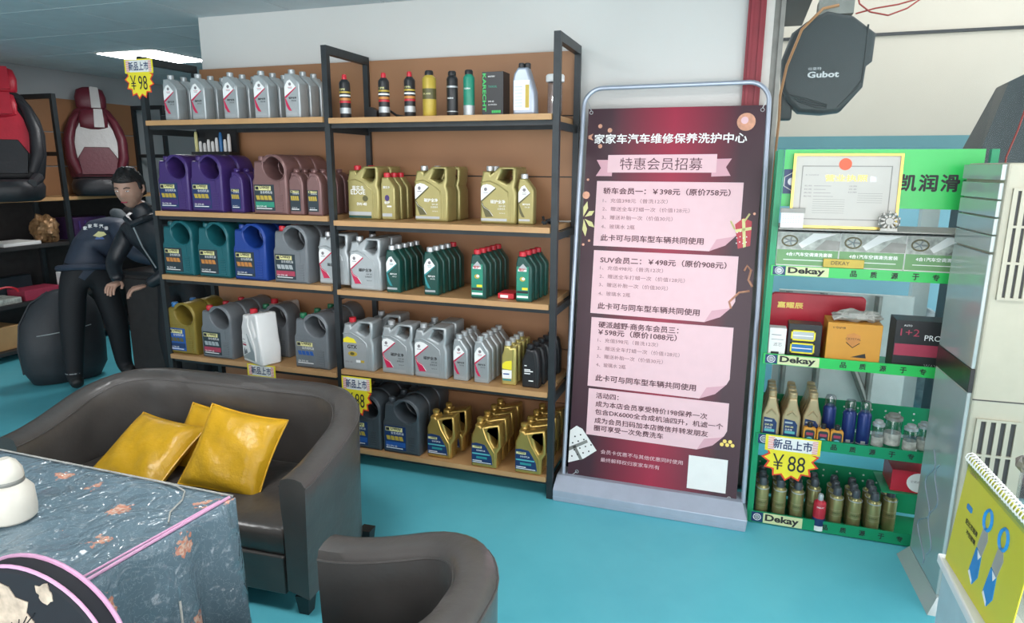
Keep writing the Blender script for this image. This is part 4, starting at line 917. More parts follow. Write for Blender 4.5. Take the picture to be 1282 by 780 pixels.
# desk calendar and metal ornament
dc = thing('desk_calendar', 'small white desk calendar standing left of the certificate', 'calendar', (1.020, 0.030, 1.3835))
MB().box(-0.040, -0.004, 0, 0.046, 0.008, 0.062, 'white_paper').build('pages', dc, smooth=False)
m = MB().box(-0.044, -0.010, 0.062, 0.050, 0.010, 0.080, 'trim_grey'); m.build('header', dc, smooth=False)
m = MB()
for r_ in range(5):
    for k in range(7): m.box(-0.034+k*0.010, -0.0048, 0.020+r_*0.008, -0.029+k*0.010, -0.004, 0.023+r_*0.008, 'stand_metal')
m.build('date_print', dc, smooth=False)
on = thing('metal_ornament', 'round metal gear ornament in front of the certificate corner', 'ornament', (1.378, 0.020, 1.3835))
m = MB(); m.tube([(0.034*math.cos(k*PI/8), 0, 0.036+0.030*math.sin(k*PI/8)) for k in range(16)], 0.006, 'silver_bits', 6, True); m.build('ring', on)
MB().lathe([(0.014, -0.004), (0.016, 0), (0.014, 0.006)], 'silver_bits', n=14, M=Matrix.Translation((0, -0.004, 0.038)) @ Matrix.Rotation(PI/2, 4, 'X')).build('hub', on)
for k in range(10):
    a = k*PI/5; MB().box(-0.004, -0.005, 0.012, 0.004, 0.005, 0.040, 'silver_bits').build('blade', on, loc=(0, 0, 0.038), rot=(0, a, 0))
MB().box(-0.030, -0.012, 0, 0.030, 0.012, 0.010, 'silver_bits').build('foot', on, smooth=False)

# row 4: kit boxes
def carton(nm, label, x0, y0, z0, w_, d_, h_, m_, group=None, rot=0, parts=None, bevel=0.0015):
    o = thing(nm, label, 'box', (x0, y0, z0+0.0005), (0, 0, rot), group)
    MB().box(0, 0, 0, w_, d_, h_, m_).build('carton', o, smooth=False, bevel=bevel)
    if parts: p_ = MB(); parts(p_); p_.build('print', o, smooth=False)
    return o
def kit(p_):
    y_ = -0.0008
    p_.box(0.002, y_, 0.105, 0.242, 0, 0.178, 'photo_grey'); p_.box(0.002, y_, 0.040, 0.242, 0, 0.105, 'box_green'); p_.box(0.002, y_, 0.002, 0.242, 0, 0.040, 'white_paper')
    p_.tube([(0.050+0.030*math.cos(k*PI/8), y_, 0.142+0.022*math.sin(k*PI/8)) for k in range(16)], 0.004, 'swoosh_dark', 5, True)
    for k in range(5): p_.tube([(0.050, y_-.0004, 0.142), (0.050+0.028*math.cos(k*PI*.4), y_-.0004, 0.142+0.020*math.sin(k*PI*.4))], 0.003, 'label_silver', 4)
    p_.prism([(0.10, 0.112), (0.16, 0.150), (0.23, 0.176), (0.14, 0.176), (0.085, 0.130)], y_-0.0006, y_, 'white_paper'); p_.prism([(0.150, 0.108), (0.244, 0.108), (0.244, 0.146), (0.19, 0.150)], y_-0.0006, y_, 'trim_grey')
    p_.text('4合1汽车空调清洗套装', 0.040, 0.078, 0.180, y_-0.0006, 'white_ink', h=0.016, bold=0.025)
    p_.box(0.030, y_-0.0005, 0.060, 0.215, y_, 0.063, 'white_ink'); p_.box(0.07, y_-0.0005, 0.022, 0.185, y_, 0.025, 'box_green')
for n, lab in enumerate(('leftmost', 'middle', 'rightmost')):
    carton('kit_box', 'green and white air-conditioning cleaning kit box, %s of three' % lab, 0.978+n*0.2450, GY+0.012, BZ[0], 0.244, 0.16, 0.180, 'white_paper', 'cleaning kit boxes', parts=kit)
# a thin ledge above the kit boxes carries the certificate
gp_(MB().box(GX0+0.014, GY-0.085, 1.3765, GX1-0.012, GY+0.20, 1.3825, 'trim_grey'), 'top_ledge')
pk = carton('yellow_packet', 'yellow packet lying on the rail in front of kit boxes', 1.165, GY-0.004, 1.2165, 0.155, 0.012, 0.036, 'label_gold')
m = MB(); m.text('DEKAY', 0.03, 0.012, 0.07, -0.0006, 'black_ink'); m.build('lettering', pk, smooth=False)
# row 3 (second from the top)
z = BZ[1]
rx = thing('gift_box', 'large flat red box with gold lettering leaning at the back', 'box', (0.985, GY+0.245, z+0.0005), (math.radians(-0.0), 0, 0))
MB().outline(rrect(0, 0, 0.40, 0.275, 0.02), [], 0.03, 0.004, 'red_box').build('case', rx)
m = MB(); m.text('嘉耀辰', 0.03, 0.205, 0.11, -0.0160, 'gold_frame', h=0.028, bold=0.03); m.text('STERLING SHIELD', 0.10, 0.118, 0.20, -0.0160, 'gold_frame', h=0.012); m.build('lettering', rx, smooth=False)
def wc(p_):
    p_.box(0.012, -0.0006, 0.028, 0.045, 0, 0.045, 'black_ink'); p_.text('滤芯', 0.02, 0.07, 0.035, -0.0006, 'grey_ink')
    p_.box(0.01, -0.0006, 0.10, 0.06, 0, 0.102, 'grey_ink'); p_.box(0.01, -0.0006, 0.12, 0.05, 0, 0.123, 'grey_ink')
carton('white_carton', 'small white carton with barcode at the shelf left end', 0.980, GY+0.02, z, 0.070, 0.06, 0.152, 'white_paper', parts=wc)
bk = thing('bulb_box', 'black box showing two yellow-framed lamp packs', 'box', (1.058, GY+0.03, z+0.0005))
MB().box(0, 0, 0, 0.135, 0.08, 0.175, 'black_plastic').build('carton', bk, smooth=False, bevel=0.002)
for z_, mm in ((0.102, 'label_silver'), (0.045, 'blue_cap')):
    m = MB()
    for (a, b_, c_, d_) in ((0.012, 0, 0.110, 0.006), (0.012, 0.040, 0.110, 0.046), (0.012, 0, 0.018, 0.046), (0.104, 0, 0.110, 0.046)): m.box(a, -0.006, z_+b_, c_, 0, z_+d_, 'burst_yellow')
    m.box(0.018, -0.003, z_+0.006, 0.104, 0, z_+0.040, mm); m.box(0.02, -0.0036, z_+0.02, 0.10, -0.003, z_+0.024, 'white_ink'); m.build('lamp_pack', bk, smooth=False)
def ob(p_):
    y_ = -0.0006
    p_.text('V 守护神', 0.02, 0.168, 0.05, y_, 'black_ink', h=0.012)
    p_.prism([(0.078, 0.145), (0.104, 0.155), (0.130, 0.145), (0.130, 0.118), (0.104, 0.090), (0.078, 0.118)], y_, 0, 'label_orange')
    p_.tube([(0.078, y_, 0.112), (0.104, y_, 0.090), (0.130, y_, 0.112)], 0.0016, 'black_ink', 4); p_.text('CRYSTAL', 0.074, 0.124, 0.06, y_-.0005, 'black_ink', h=0.009)
    p_.prism([(0.10, 0.048), (0.16, 0.048), (0.155, 0.068)], y_, 0, 'black_ink')
ob_ = carton('orange_box', 'orange cardboard box with a shield emblem', 1.212, GY+0.02, z, 0.212, 0.15, 0.195, 'orange_box', parts=ob)
gl = thing('work_gloves', 'crumpled pair of grey work gloves on the orange box', 'gloves', (1.322, GY+0.075, z+0.196))
def blob(mb, c, rx, ry, rz, mt, n=14, k=0.12, seed=0, fr=14):
    vs = []; fs = []
    for i in range(n+1):
        th = PI*i/n
        for j in range(2*n):
            ph = PI*j/n; p = Vector((math.sin(th)*math.cos(ph), math.sin(th)*math.sin(ph), math.cos(th)))
            d = 1+k*noise.noise(Vector((p.x*fr/6+seed, p.y*fr/6, p.z*fr/6)))*2
            vs.append((c[0]+p.x*rx*d, c[1]+p.y*ry*d, c[2]+p.z*rz*d))
    m_ = 2*n
    for i in range(n):
        for j in range(m_): fs.append((i*m_+j, (i+1)*m_+j, (i+1)*m_+(j+1) % m_, i*m_+(j+1) % m_))
    return mb.raw(vs, fs, mt)
m = MB(); blob(m, (-0.015, 0, 0.024), 0.075, 0.04, 0.022, 'glove_grey', seed=2, k=0.25); m.build('glove', gl)
m = MB(); blob(m, (0.055, 0.005, 0.022), 0.045, 0.035, 0.021, 'glove_grey', seed=5, k=0.3)
for k in range(4): m.tube([(0.0, -0.02+0.012*k, 0.03), (-0.05, -0.03+0.014*k, 0.028), (-0.088, -0.03+0.014*k, 0.010)], [0.009, 0.009, 0.007], 'glove_grey', 7)
m.build('glove', gl)
def db(p_):
    y_ = -0.0006
    p_.box(0.004, y_, 0.075, 0.196, 0, 0.125, 'label_red'); p_.text('1+2', 0.02, 0.160, 0.07, y_, 'label_red', h=0.03); p_.text('AUTO', 0.03, 0.200, 0.03, y_, 'white_ink')
    p_.text('WAX', 0.12, 0.03, 0.05, y_, 'label_silver'); p_.text('PRO', 0.11, 0.145, 0.06, y_-.0004, 'white_ink')
carton('black_red_box', 'black box with a dark red band right of the orange box', 1.470, GY+0.02, z, 0.20, 0.12, 0.225, 'black_plastic', parts=db)
# row 2: bottles
z = BZ[2]
def champ(o):
    return o
g = 'gold oil bottles on the green shelf'
def bottle_champ():
    W, Dp = 0.076, 0.048; cx = W/2; M = Matrix.Translation((-cx, 0, 0)); fr = -Dp/2
    outer = [(0, 0.005), (0.005, 0), (0.071, 0), (0.076, 0.005), (0.076, 0.130), (0.062, 0.170), (0.056, 0.200), (0.054, 0.215), (0.022, 0.215), (0.020, 0.200), (0.014, 0.170), (0, 0.130)]
    b = MB().outline(outer, [], Dp, 0.008, 'champagne', M)
    b.tube([(0.018, fr, 0.135), (0.038, fr-0.002, 0.158), (0.058, fr, 0.135)], 0.004, 'champagne', 6, False, M)
    p = {'body': b, 'cap': MB().lathe([(0.016, 0), (0.018, 0.002), (0.018, 0.022), (0.015, 0.026)], 'champagne', (0.038, 0, 0.213), 16, M)}
    l = MB(); y = fr-0.001; l.prism([(0.008, 0.018), (0.064, 0.018), (0.064, 0.095), (0.052, 0.112), (0.008, 0.118)], y, y+0.003, 'label_navy')
    l.box(0.012, y-0.0006, 0.098, 0.044, y, 0.106, 'label_silver'); l.text('5W-30', 0.014, 0.078, 0.034, y-0.0006, 'label_yellow', bold=0.02); l.box(0.014, y-0.0006, 0.050, 0.056, y, 0.062, 'cyan_print'); l.text('全合成', 0.014, 0.064, 0.03, y-0.0006, 'white_ink')
    for i, v in enumerate(l.v): l.v[i] = (v[0]-cx, v[1], v[2])
    p['label_print'] = l
    return p, Dp
KIND['champ'] = bottle_champ
for lab, x in (('left', 1.018), ('middle', 1.104), ('right', 1.192)):
    colm('champ', OB, 'matt gold oil bottle in the %s column on the green shelf' % lab, 'bottle', g, x, GY+0.015+(0.03 if lab == 'right' else 0), z, 4, 0.052, 0.0)
for k, lab in enumerate(('left', 'middle', 'right')):
    o = thing('additive_bottle', 'small orange bottle with black cap, %s of three' % lab, 'bottle', (1.183+k*0.0555, GY+0.022, z+0.0005), group='orange additive bottles')
    o.location.y = GY+0.020
    MB().outline(rrect(-0.026, 0, 0.026, 0.092, 0.010), [], 0.026, 0.004, 'orange_box').build('body', o)
    MB().lathe([(0.010, 0), (0.011, 0.02), (0.008, 0.024)], 'black_plastic', (0, 0, 0.091), 12).build('cap', o)
    m = MB().outline(rrect(-0.020, 0.010, 0.020, 0.082, 0.010), [], 0.002, 0.0005, 'label_dark')
    m.box(-0.014, -0.002, 0.058, 0.014, -0.0005, 0.070, 'label_red'); m.prism(arc(0, 0.034, 0.015, 0.016, 0, 330, 12), -0.002, -0.0005, 'cyan_print'); m.build('label_print', o, loc=(0, -0.0135, 0))
for k, (x, y, lab) in enumerate(((1.268, GY+0.11, 'left'), (1.345, GY+0.07, 'middle'), (1.405, GY+0.07, 'right'))):
    o = can('cleaner_can', 'dark blue can with clear cap, %s of three' % lab, x, y, z, 0.028, 0.185, 'can_navy', 'jar_plastic', [(0.15, 0.17, 'label_silver')], 'dark blue cans', 0.85, 0.045)
    MB().box(-0.010, -0.0295, 0.03, 0.008, -0.028, 0.045, 'label_silver').build('sticker', o)
random.seed(5)
for k, (x, y, r, h) in enumerate(((1.462, GY+0.06, 0.024, 0.120), (1.522, GY+0.08, 0.034, 0.150), (1.585, GY+0.05, 0.026, 0.120), (1.640, GY+0.07, 0.026, 0.130))):
    o = thing('clear_cup', 'clear plastic cup with lid on the green shelf, %s of four' % ('first', 'second', 'third', 'rightmost')[k], 'cup', (x, y, z+0.0005), group='clear cups')
    MB().lathe([(r*0.9, 0), (r, 0.004), (r, h*0.92), (r*0.9, h)], 'jar_plastic', n=20).build('body', o)
    MB().lathe([(r*1.04, 0), (r*1.04, 0.012), (r*0.7, 0.016), (r*0.7, 0.024), (r*0.5, 0.026)], 'trim_grey' if k == 1 else 'label_silver', (0, 0, h), 20).build('lid', o)
    m = MB().lathe([(r+0.0006, h*0.25), (r+0.0006, h*0.6)], 'photo_grey', n=20); m.build('label_print', o)
# row 1: olive cans
z = BZ[3]
g = 'olive cans on the lowest green shelf'
names = ['first', 'second', 'third', 'fourth', 'fifth', 'sixth', 'seventh', 'eighth']
def olive(x, y, lab):
    o = can('olive_can', lab, x, y, z, 0.0285, 0.175, 'olive_can', 'dark_grey_plastic', [(0.40, 0.412, 'champagne'), (0.56, 0.572, 'champagne'), (0.855, 0.88, 'silver_cap')], g, 0.62, 0.035, ('DEKAY', 0.034, 0.47, 'swoosh_dark'))
    return o
for k in range(8):
    x = 1.012+k*0.076+(0.0 if k < 4 else 0.012)
    for r_ in range(3 if k != 7 else 2):
        olive(x, GY+0.045+(r_)*0.062+(0.06 if k == 7 else 0), '%s olive can, %s row, lowest green shelf' % (names[k], ('front', 'second', 'third')[r_]))
rc = can('spray_can', 'red and white spray can in front of the olive cans', 1.243, GY-0.024+0.002, 0.0615, 0.0265, 0.150, 'red_box', 'silver_cap', [(0.0, 0.16, 'white_plastic'), (0.16, 0.40, 'label_navy')], 'red and white spray can', 0.45, 0.03, ('DEKAY', 0.03, 0.75, 'white_ink'))
rc.location = (1.258, GY+0.002+0.012, z); 
for o_ in list(COL.objects):
    if o_.get('label', '').startswith('fourth olive can, front') : [COL.objects.unlink(c_) for c_ in list(o_.children)]; COL.objects.unlink(o_)
del rc['group']
carton('red_white_box', 'red box with a white round label behind the olive cans', 1.535, GY+0.05, 0.232, 0.16, 0.17, 0.10, 'red_box', parts=lambda p_: (p_.prism(arc(0.11, 0.05, 0.05, 0.045, 0, 345, 20), -0.0006, 0, 'white_paper'), p_.text('空调滤清器', 0.075, 0.048, 0.06, -0.001, 'grey_ink')))
gp_(MB().box(1.50, GY+0.03, 0.226, GX1-0.012, GY+0.24, 0.232, 'rack_green'), 'inner_shelf')
b4 = burst('yellow 88 price burst hanging on the green shelf rail', 0.245, 0.215, '新品上市', '￥88', (1.112, GY-0.012, 0.340))
del b4['group']

# ================================================================== FLOOR STANDING AIR CONDITIONER
ac = thing('floor_air_conditioner', 'tall cream floor-standing air conditioner with glossy grey front panel', 'air conditioner', (1.60, -0.005, 0), (0, 0, math.radians(3)))
# local frame: front panel faces -x, grille side faces -y ; body from y=-0.36..0, x=0..0.34
AW, AD, AH = 0.205, 0.36, 1.645
MB().box(0.012, -AD, 0.045, AW, 0, AH, 'ac_cream').build('cabinet', ac, smooth=False, bevel=0.008)
MB().raw([(-0.035, 0.03, 0), (-0.035, -AD-0.03, 0), (AW+0.02, -AD-0.03, 0), (AW+0.02, 0.03, 0), (0.0, 0.0, 0.06), (0.0, -AD, 0.06), (AW, -AD, 0.06), (AW, 0.0, 0.06)],
         [(0, 1, 2, 3), (7, 6, 5, 4), (0, 4, 5, 1), (1, 5, 6, 2), (2, 6, 7, 3), (3, 7, 4, 0)], 'ac_front').build('base', ac, smooth=False)
MB().box(0.0, -AD+0.014, 0.06, 0.014, -0.004, 0.86, 'ac_front').build('lower_front_panel', ac, smooth=False, bevel=0.004)
MB().box(-0.002, -AD+0.010, 0.86, 0.014, -0.004, 0.945, 'ac_dark').build('control_band', ac, smooth=False, bevel=0.002)
MB().box(0.0, -AD+0.014, 0.945, 0.014, -0.004, 1.345, 'ac_front').build('upper_front_panel', ac, smooth=False, bevel=0.004)
for k in range(4): MB().box(0.0, -AD+0.016, 1.352+k*0.058, 0.014, -0.006, 1.352+k*0.058+0.054, 'ac_front').build('louvre', ac, smooth=False, bevel=0.003)
MB().box(-0.001, -AD+0.014, 1.590, 0.014, -0.004, 1.640, 'ac_front').build('top_panel', ac, smooth=False)
MB().box(0.013, -AD-0.002, 0.838, AW, -AD+0.001, 0.842, 'grille_dark').build('seam', ac, smooth=False)
def grille(z0, z1, n, nb):
    x0, x1 = 0.040, 0.160
    MB().box(x0, -AD-0.0015, z0, x1, -AD+0.001, z1, 'grille_dark').build('grille_recess', ac, smooth=False)
    for i in range(n+1):
        x = x0+(x1-x0)*i/n; MB().box(x-0.007, -AD-0.008, z0, x+0.007, -AD-0.001, z1, 'ac_cream').build('grille_slat', ac, smooth=False)
    for i in range(nb+1):
        z_ = z0+(z1-z0)*i/nb; MB().box(x0-0.007, -AD-0.009, z_-0.004, x1+0.007, -AD-0.001, z_+0.004, 'ac_cream').build('grille_bar', ac, smooth=False)
grille(1.20, 1.56, 5, 3); grille(0.12, 0.77, 4, 5)
m = MB(); Ml = Matrix.Rotation(math.radians(-90), 4, 'Z')
m.text('美的', 0.30, 1.29, 0.03, -0.001, 'grey_ink', M=Matrix.Rotation(math.radians(-90), 4, 'Z') @ Matrix.Translation((-0.36, 0, 0)))
m.tube([(-0.002, -0.12-0.03*math.sin(t*0.7)*(1+t*.06), 0.55-t*0.022) for t in range(22)], 0.0018, 'stand_metal', 4)
m.tube([(-0.002, -0.20+0.035*math.sin(t*0.6), 0.52-t*0.018) for t in range(22)], 0.0018, 'stand_metal', 4)
m.build('front_decor', ac)

# ================================================================== OUTSIDE THINGS BEHIND THE GLASS
hr = thing('hose_reel', 'large black wall-hung hose reel lettered in white behind the glass', 'hose reel', (1.175, 0.95, 2.14))
out = [(-0.20, -0.12), (-0.165, -0.185), (-0.11, -0.235), (0.0, -0.245), (0.085, -0.235), (0.175, -0.12), (0.180, -0.02), (0.205, 0.0), (0.208, 0.13), (0.10, 0.215), (-0.02, 0.245), (-0.11, 0.20), (-0.175, 0.15), (-0.215, 0.02)]
MB().outline(list(reversed(out)) if False else out, [], 0.16, 0.02, 'reel_body').build('housing', hr)
m = MB()
for k in range(4): m.tube([(0.065+k*0.012, -0.08, -0.205+k*0.012-0.01), (0.15+k*0.006, -0.08, -0.115+k*0.014-0.01)], 0.003, 'reel_slot', 5)
for k in range(4): m.tube([(-0.165+k*0.014, -0.08, -0.145-k*0.012), (-0.06+k*0.012, -0.08, -0.175-k*0.014), (0.02, -0.08, -0.20-k*0.006)], 0.003, 'reel_slot', 5)
m.tube([(0.168, -0.078, -0.10), (0.168, -0.078, 0.17)], 0.005, 'reel_slot', 6); m.build('vent_slots', hr)
m = MB(); m.text('Gubot', -0.085, -0.070, 0.145, -0.0815, 'label_silver', h=0.030, bold=0.03); m.text('谷堡特', -0.085, -0.033, 0.062, -0.0815, 'label_silver', h=0.014); m.build('lettering', hr, smooth=False)
MB().box(-0.06, -0.06, 0.23, 0.10, 0.06, 0.30, 'trim_grey').box(0.02, -0.03, 0.29, 0.07, 0.03, 0.62, 'trim_grey').build('bracket', hr, smooth=False)
MB().box(-0.20, -0.04, -0.27, -0.14, 0.04, -0.12, 'reel_slot').build('hose_outlet', hr, smooth=False, bevel=0.01)
bm = MB().box(0.7, 0.90, 2.76, 3.5, 1.0, 2.82, 'steel_dark').build('support_beam', smooth=False); tag(bm, 'dark steel beam carrying the hose reel outside', 'beam')
bm2 = MB().box(0.95, 0.60, 2.435, 1.08, 1.5, 2.46, 'steel_dark').build('steel_arm', smooth=False); tag(bm2, 'short dark steel arm at the top left of the window', 'beam')
oc = MB().tube([(1.20, 0.84, 2.40), (1.13, 0.82, 2.385), (1.04, 0.80, 2.29), (0.985, 0.78, 2.12), (0.965, 0.76, 1.98), (0.97, 0.76, 1.86), (0.965, 0.74, 1.72), (0.96, 0.74, 1.0), (0.96, 0.74, 0.0)], 0.007, 'cable_orange', 8).build('orange_hose'); tag(oc, 'thin orange hose curving down the left of the hose reel', 'hose')
oc = MB().tube([(1.26, 0.86, 2.52), (1.29, 0.84, 2.40), (1.34, 0.84, 2.36), (1.42, 0.84, 2.34), (1.50, 0.86, 2.37), (1.62, 0.9, 2.46), (1.75, 0.9, 2.56)], 0.004, 'cable_red', 6).tube([(1.28, 0.86, 2.36), (1.36, 0.84, 2.375), (1.46, 0.86, 2.39), (1.60, 0.9, 2.43), (1.72, 0.9, 2.50)], 0.004, 'cable_red', 6).build('red_cable'); tag(oc, 'thin red cables looping right of the hose reel', 'cable')
cv = thing('covered_machine', 'tall dark grey covered machine behind the air conditioner', 'machine', (2.06, 0.95, 0))
MB().raw([(-0.20, -0.16, 0), (0.3, -0.16, 0), (0.3, 0.2, 0), (-0.20, 0.2, 0), (-0.19, -0.14, 1.7), (-0.11, -0.12, 2.02), (0.02, -0.10, 2.09), (0.3, -0.10, 2.12), (0.3, 0.15, 2.12), (-0.08, 0.15, 2.02), (-0.19, 0.18, 1.7)],
         [(0, 3, 2, 1), (0, 1, 7, 6, 5, 4), (3, 0, 4, 10), (4, 5, 9, 10), (5, 6, 7, 8, 9), (2, 3, 10, 9, 8), (1, 2, 8, 7)], 'reel_body').build('cover', cv, smooth=False)
MB().tube([(-0.02, -0.135, 2.10), (-0.03, -0.150, 1.95), (-0.06, -0.165, 1.80), (-0.09, -0.17, 1.68), (-0.09, -0.17, 1.2)], 0.004, 'cable_red', 6).build('red_cord', cv)
# folded white frame, glimpsed between the shelves
wf = thing('trestle_board', 'white board with grey crossing struts outside behind the shelf', 'board', (1.15, 0.85, 0))
MB().box(-0.10, 0.03, 0.2, 0.55, 0.06, 0.98, 'ext_white').build('board', wf, smooth=False)
for p0, p1 in (((0.12, 0.25), (0.12, 0.98)), ((0.14, 0.95), (0.38, 0.40)), ((0.38, 0.25), (0.38, 0.98)), ((-0.05, 0.3), (-0.05, 0.98))): MB().tube([(p0[0], 0, p0[1]), (p1[0], 0, p1[1])], 0.018, 'trim_grey', 8).build('strut', wf)
for x_ in (-0.08, 0.53): MB().box(x_, 0, -0.02, x_+0.03, 0.06, 0.2, 'trim_grey').build('foot', wf, smooth=False)
pb = thing('plastic_bundle', 'crinkled clear plastic bundle outside behind the cups', 'bundle', (1.98, 1.60, 0))
m = MB(); blob(m, (0, 0, 0.40), 0.33, 0.22, 0.42, 'plastic_wrap', 18, 0.12, 3, 20); m.build('wrap', pb)
pw = tag(MB().box(1.72, 1.05, -0.02, 1.80, 1.12, 1.60, 'ext_white').build('white_post', smooth=False), 'white post outside behind the green shelf', 'post')

# ================================================================== FLIP CHART AND CLEAR THINGS (right foreground)
ct = thing('side_cabinet', 'pale side cabinet under the yellow leaflet at the right edge', 'cabinet', (1.62, -1.80, 0))
MB().box(-0.33, -0.34, 0.06, 0.40, 0.36, 0.785, 'pale_blue_bin').build('body', ct, smooth=False, bevel=0.006)
MB().box(-0.34, -0.35, 0.785, 0.41, 0.37, 0.807, 'white_plastic').build('top', ct, smooth=False, bevel=0.004)
MB().box(-0.31, -0.32, 0, 0.38, 0.34, 0.06, 'black_metal').build('plinth', ct, smooth=False)
# flip leaflet: its page faces -x, the ring binding runs along y
fc = thing('flip_leaflet', 'spiral-bound yellow leaflet with two blue packets printed, at the right edge', 'leaflet', (1.290, -1.452, 0.808), (0, 0, math.radians(-90+3)))
# local: x runs towards the camera along the binding, -y is the page normal, z up
PWd, PHt = 0.30, 0.235
Mt = Matrix.Rotation(math.radians(-4), 4, 'X')
MB().box(0, -0.001, 0, PWd, 0.001, PHt, 'card_yellow', Mt).build('page', fc, smooth=False)
m = MB(); y_ = -0.0018
m.outline(rrect(0.040, 0.140, 0.066, 0.152, 0.004), [], 0.001, 0.0003, 'card_blue', Mt @ Matrix.Translation((0, y_, 0)))
m.text('DEKAY', 0.020, 0.208, 0.035, y_, 'ink_soft', M=Mt)
m.text('配比浓缩液', 0.050, 0.112, 0.060, y_, 'black_ink', bold=0.02, M=Mt); m.text('不伤玻璃', 0.062, 0.094, 0.046, y_, 'black_ink', bold=0.02, M=Mt)
for bx0 in (0.115, 0.185):
    m.tube([(bx0+0.022+0.016*math.cos(k*PI/7), y_, 0.165+0.020*math.sin(k*PI/7)) for k in range(14)], 0.0035, 'card_blue', 4, True, Mt)
    m.prism([(bx0+0.004, 0.100), (bx0+0.030, 0.092), (bx0+0.038, 0.130), (bx0+0.026, 0.152), (bx0+0.010, 0.140)], y_, y_+0.0008, 'card_grey', Mt)
    m.prism([(bx0-0.004, 0.040), (bx0+0.020, 0.026), (bx0+0.036, 0.050), (bx0+0.030, 0.092), (bx0+0.004, 0.098)], y_-0.0004, y_+0.0008, 'card_blue', Mt)
    m.prism([(bx0-0.004, 0.040), (bx0+0.020, 0.026), (bx0+0.018, 0.034), (bx0+0.0, 0.046)], y_-0.0008, y_+0.0008, 'white_ink', Mt)
    m.prism([(bx0+0.022, 0.080), (bx0+0.030, 0.092), (bx0+0.012, 0.096)], y_-0.0008, y_+0.0008, 'white_ink', Mt)
m.build('print', fc, smooth=False)
MB().box(0, 0.010, 0, PWd, 0.012, PHt+0.002, 'clear_plastic', Matrix.Translation((0, 0.055, 0)) @ Matrix.Rotation(math.radians(14), 4, 'X')).build('back_cover', fc, smooth=False)
for k in range(26):
    m = MB().tube([(0, 0.010*math.cos(a*PI/4), 0.010*math.sin(a*PI/4)) for a in range(8)], 0.0014, 'white_plastic', 5, True)
    m.build('binding_ring', fc, loc=(0.008+k*0.0115, 0.014, PHt+0.002))
# clear bag with two coloured caps behind the leaflet
cb = thing('clear_box', 'clear plastic box behind the leaflet at the right edge', 'box', (1.47, -1.53, 0.808))
for (a, b_, c_, d_, e_, f_) in ((-0.075, -0.10, 0, 0.10, -0.097, 0.22), (-0.075, 0.077, 0, 0.10, 0.08, 0.22), (-0.075, -0.10, 0, -0.072, 0.08, 0.22), (0.097, -0.10, 0, 0.10, 0.08, 0.22), (-0.078, -0.103, 0.22, 0.103, 0.083, 0.224)): MB().box(a, b_, c_, d_, e_, f_, 'clear_plastic').build('side', cb, smooth=False)
MB().tube([(-0.075, -0.10, 0.221), (0.10, -0.10, 0.221), (0.10, 0.08, 0.221), (-0.075, 0.08, 0.221)], 0.003, 'white_plastic', 6, True).build('rim', cb)
for nm_, mt_, x_, y_, lab in (('red', 'red_plastic', 1.425, -1.50, 'small dropper bottle with a red cap at the right edge'), ('blue', 'card_blue', 1.468, -1.575, 'small dropper bottle with a blue cap at the right edge')):
    o = thing('dropper_bottle', lab, 'bottle', (x_, y_, 1.033))
    MB().lathe([(0.018, 0), (0.018, 0.028), (0.012, 0.034)], 'white_plastic' if nm_ == 'blue' else 'jar_plastic', n=16).build('body', o)
    MB().lathe([(0.020, 0), (0.022, 0.004), (0.012, 0.018), (0.010, 0.036)], mt_, (0, 0, 0.034), 16).build('cap', o)
ws = thing('crystal_ball', 'small faceted clear ornament beside the grille', 'ornament', (1.395, -1.475, 1.033))
m = MB(); blob(m, (0, 0, 0.018), 0.018, 0.018, 0.018, 'silver_bits', 5, 0.2, 1, 30); m.build('facets', ws, smooth=False)

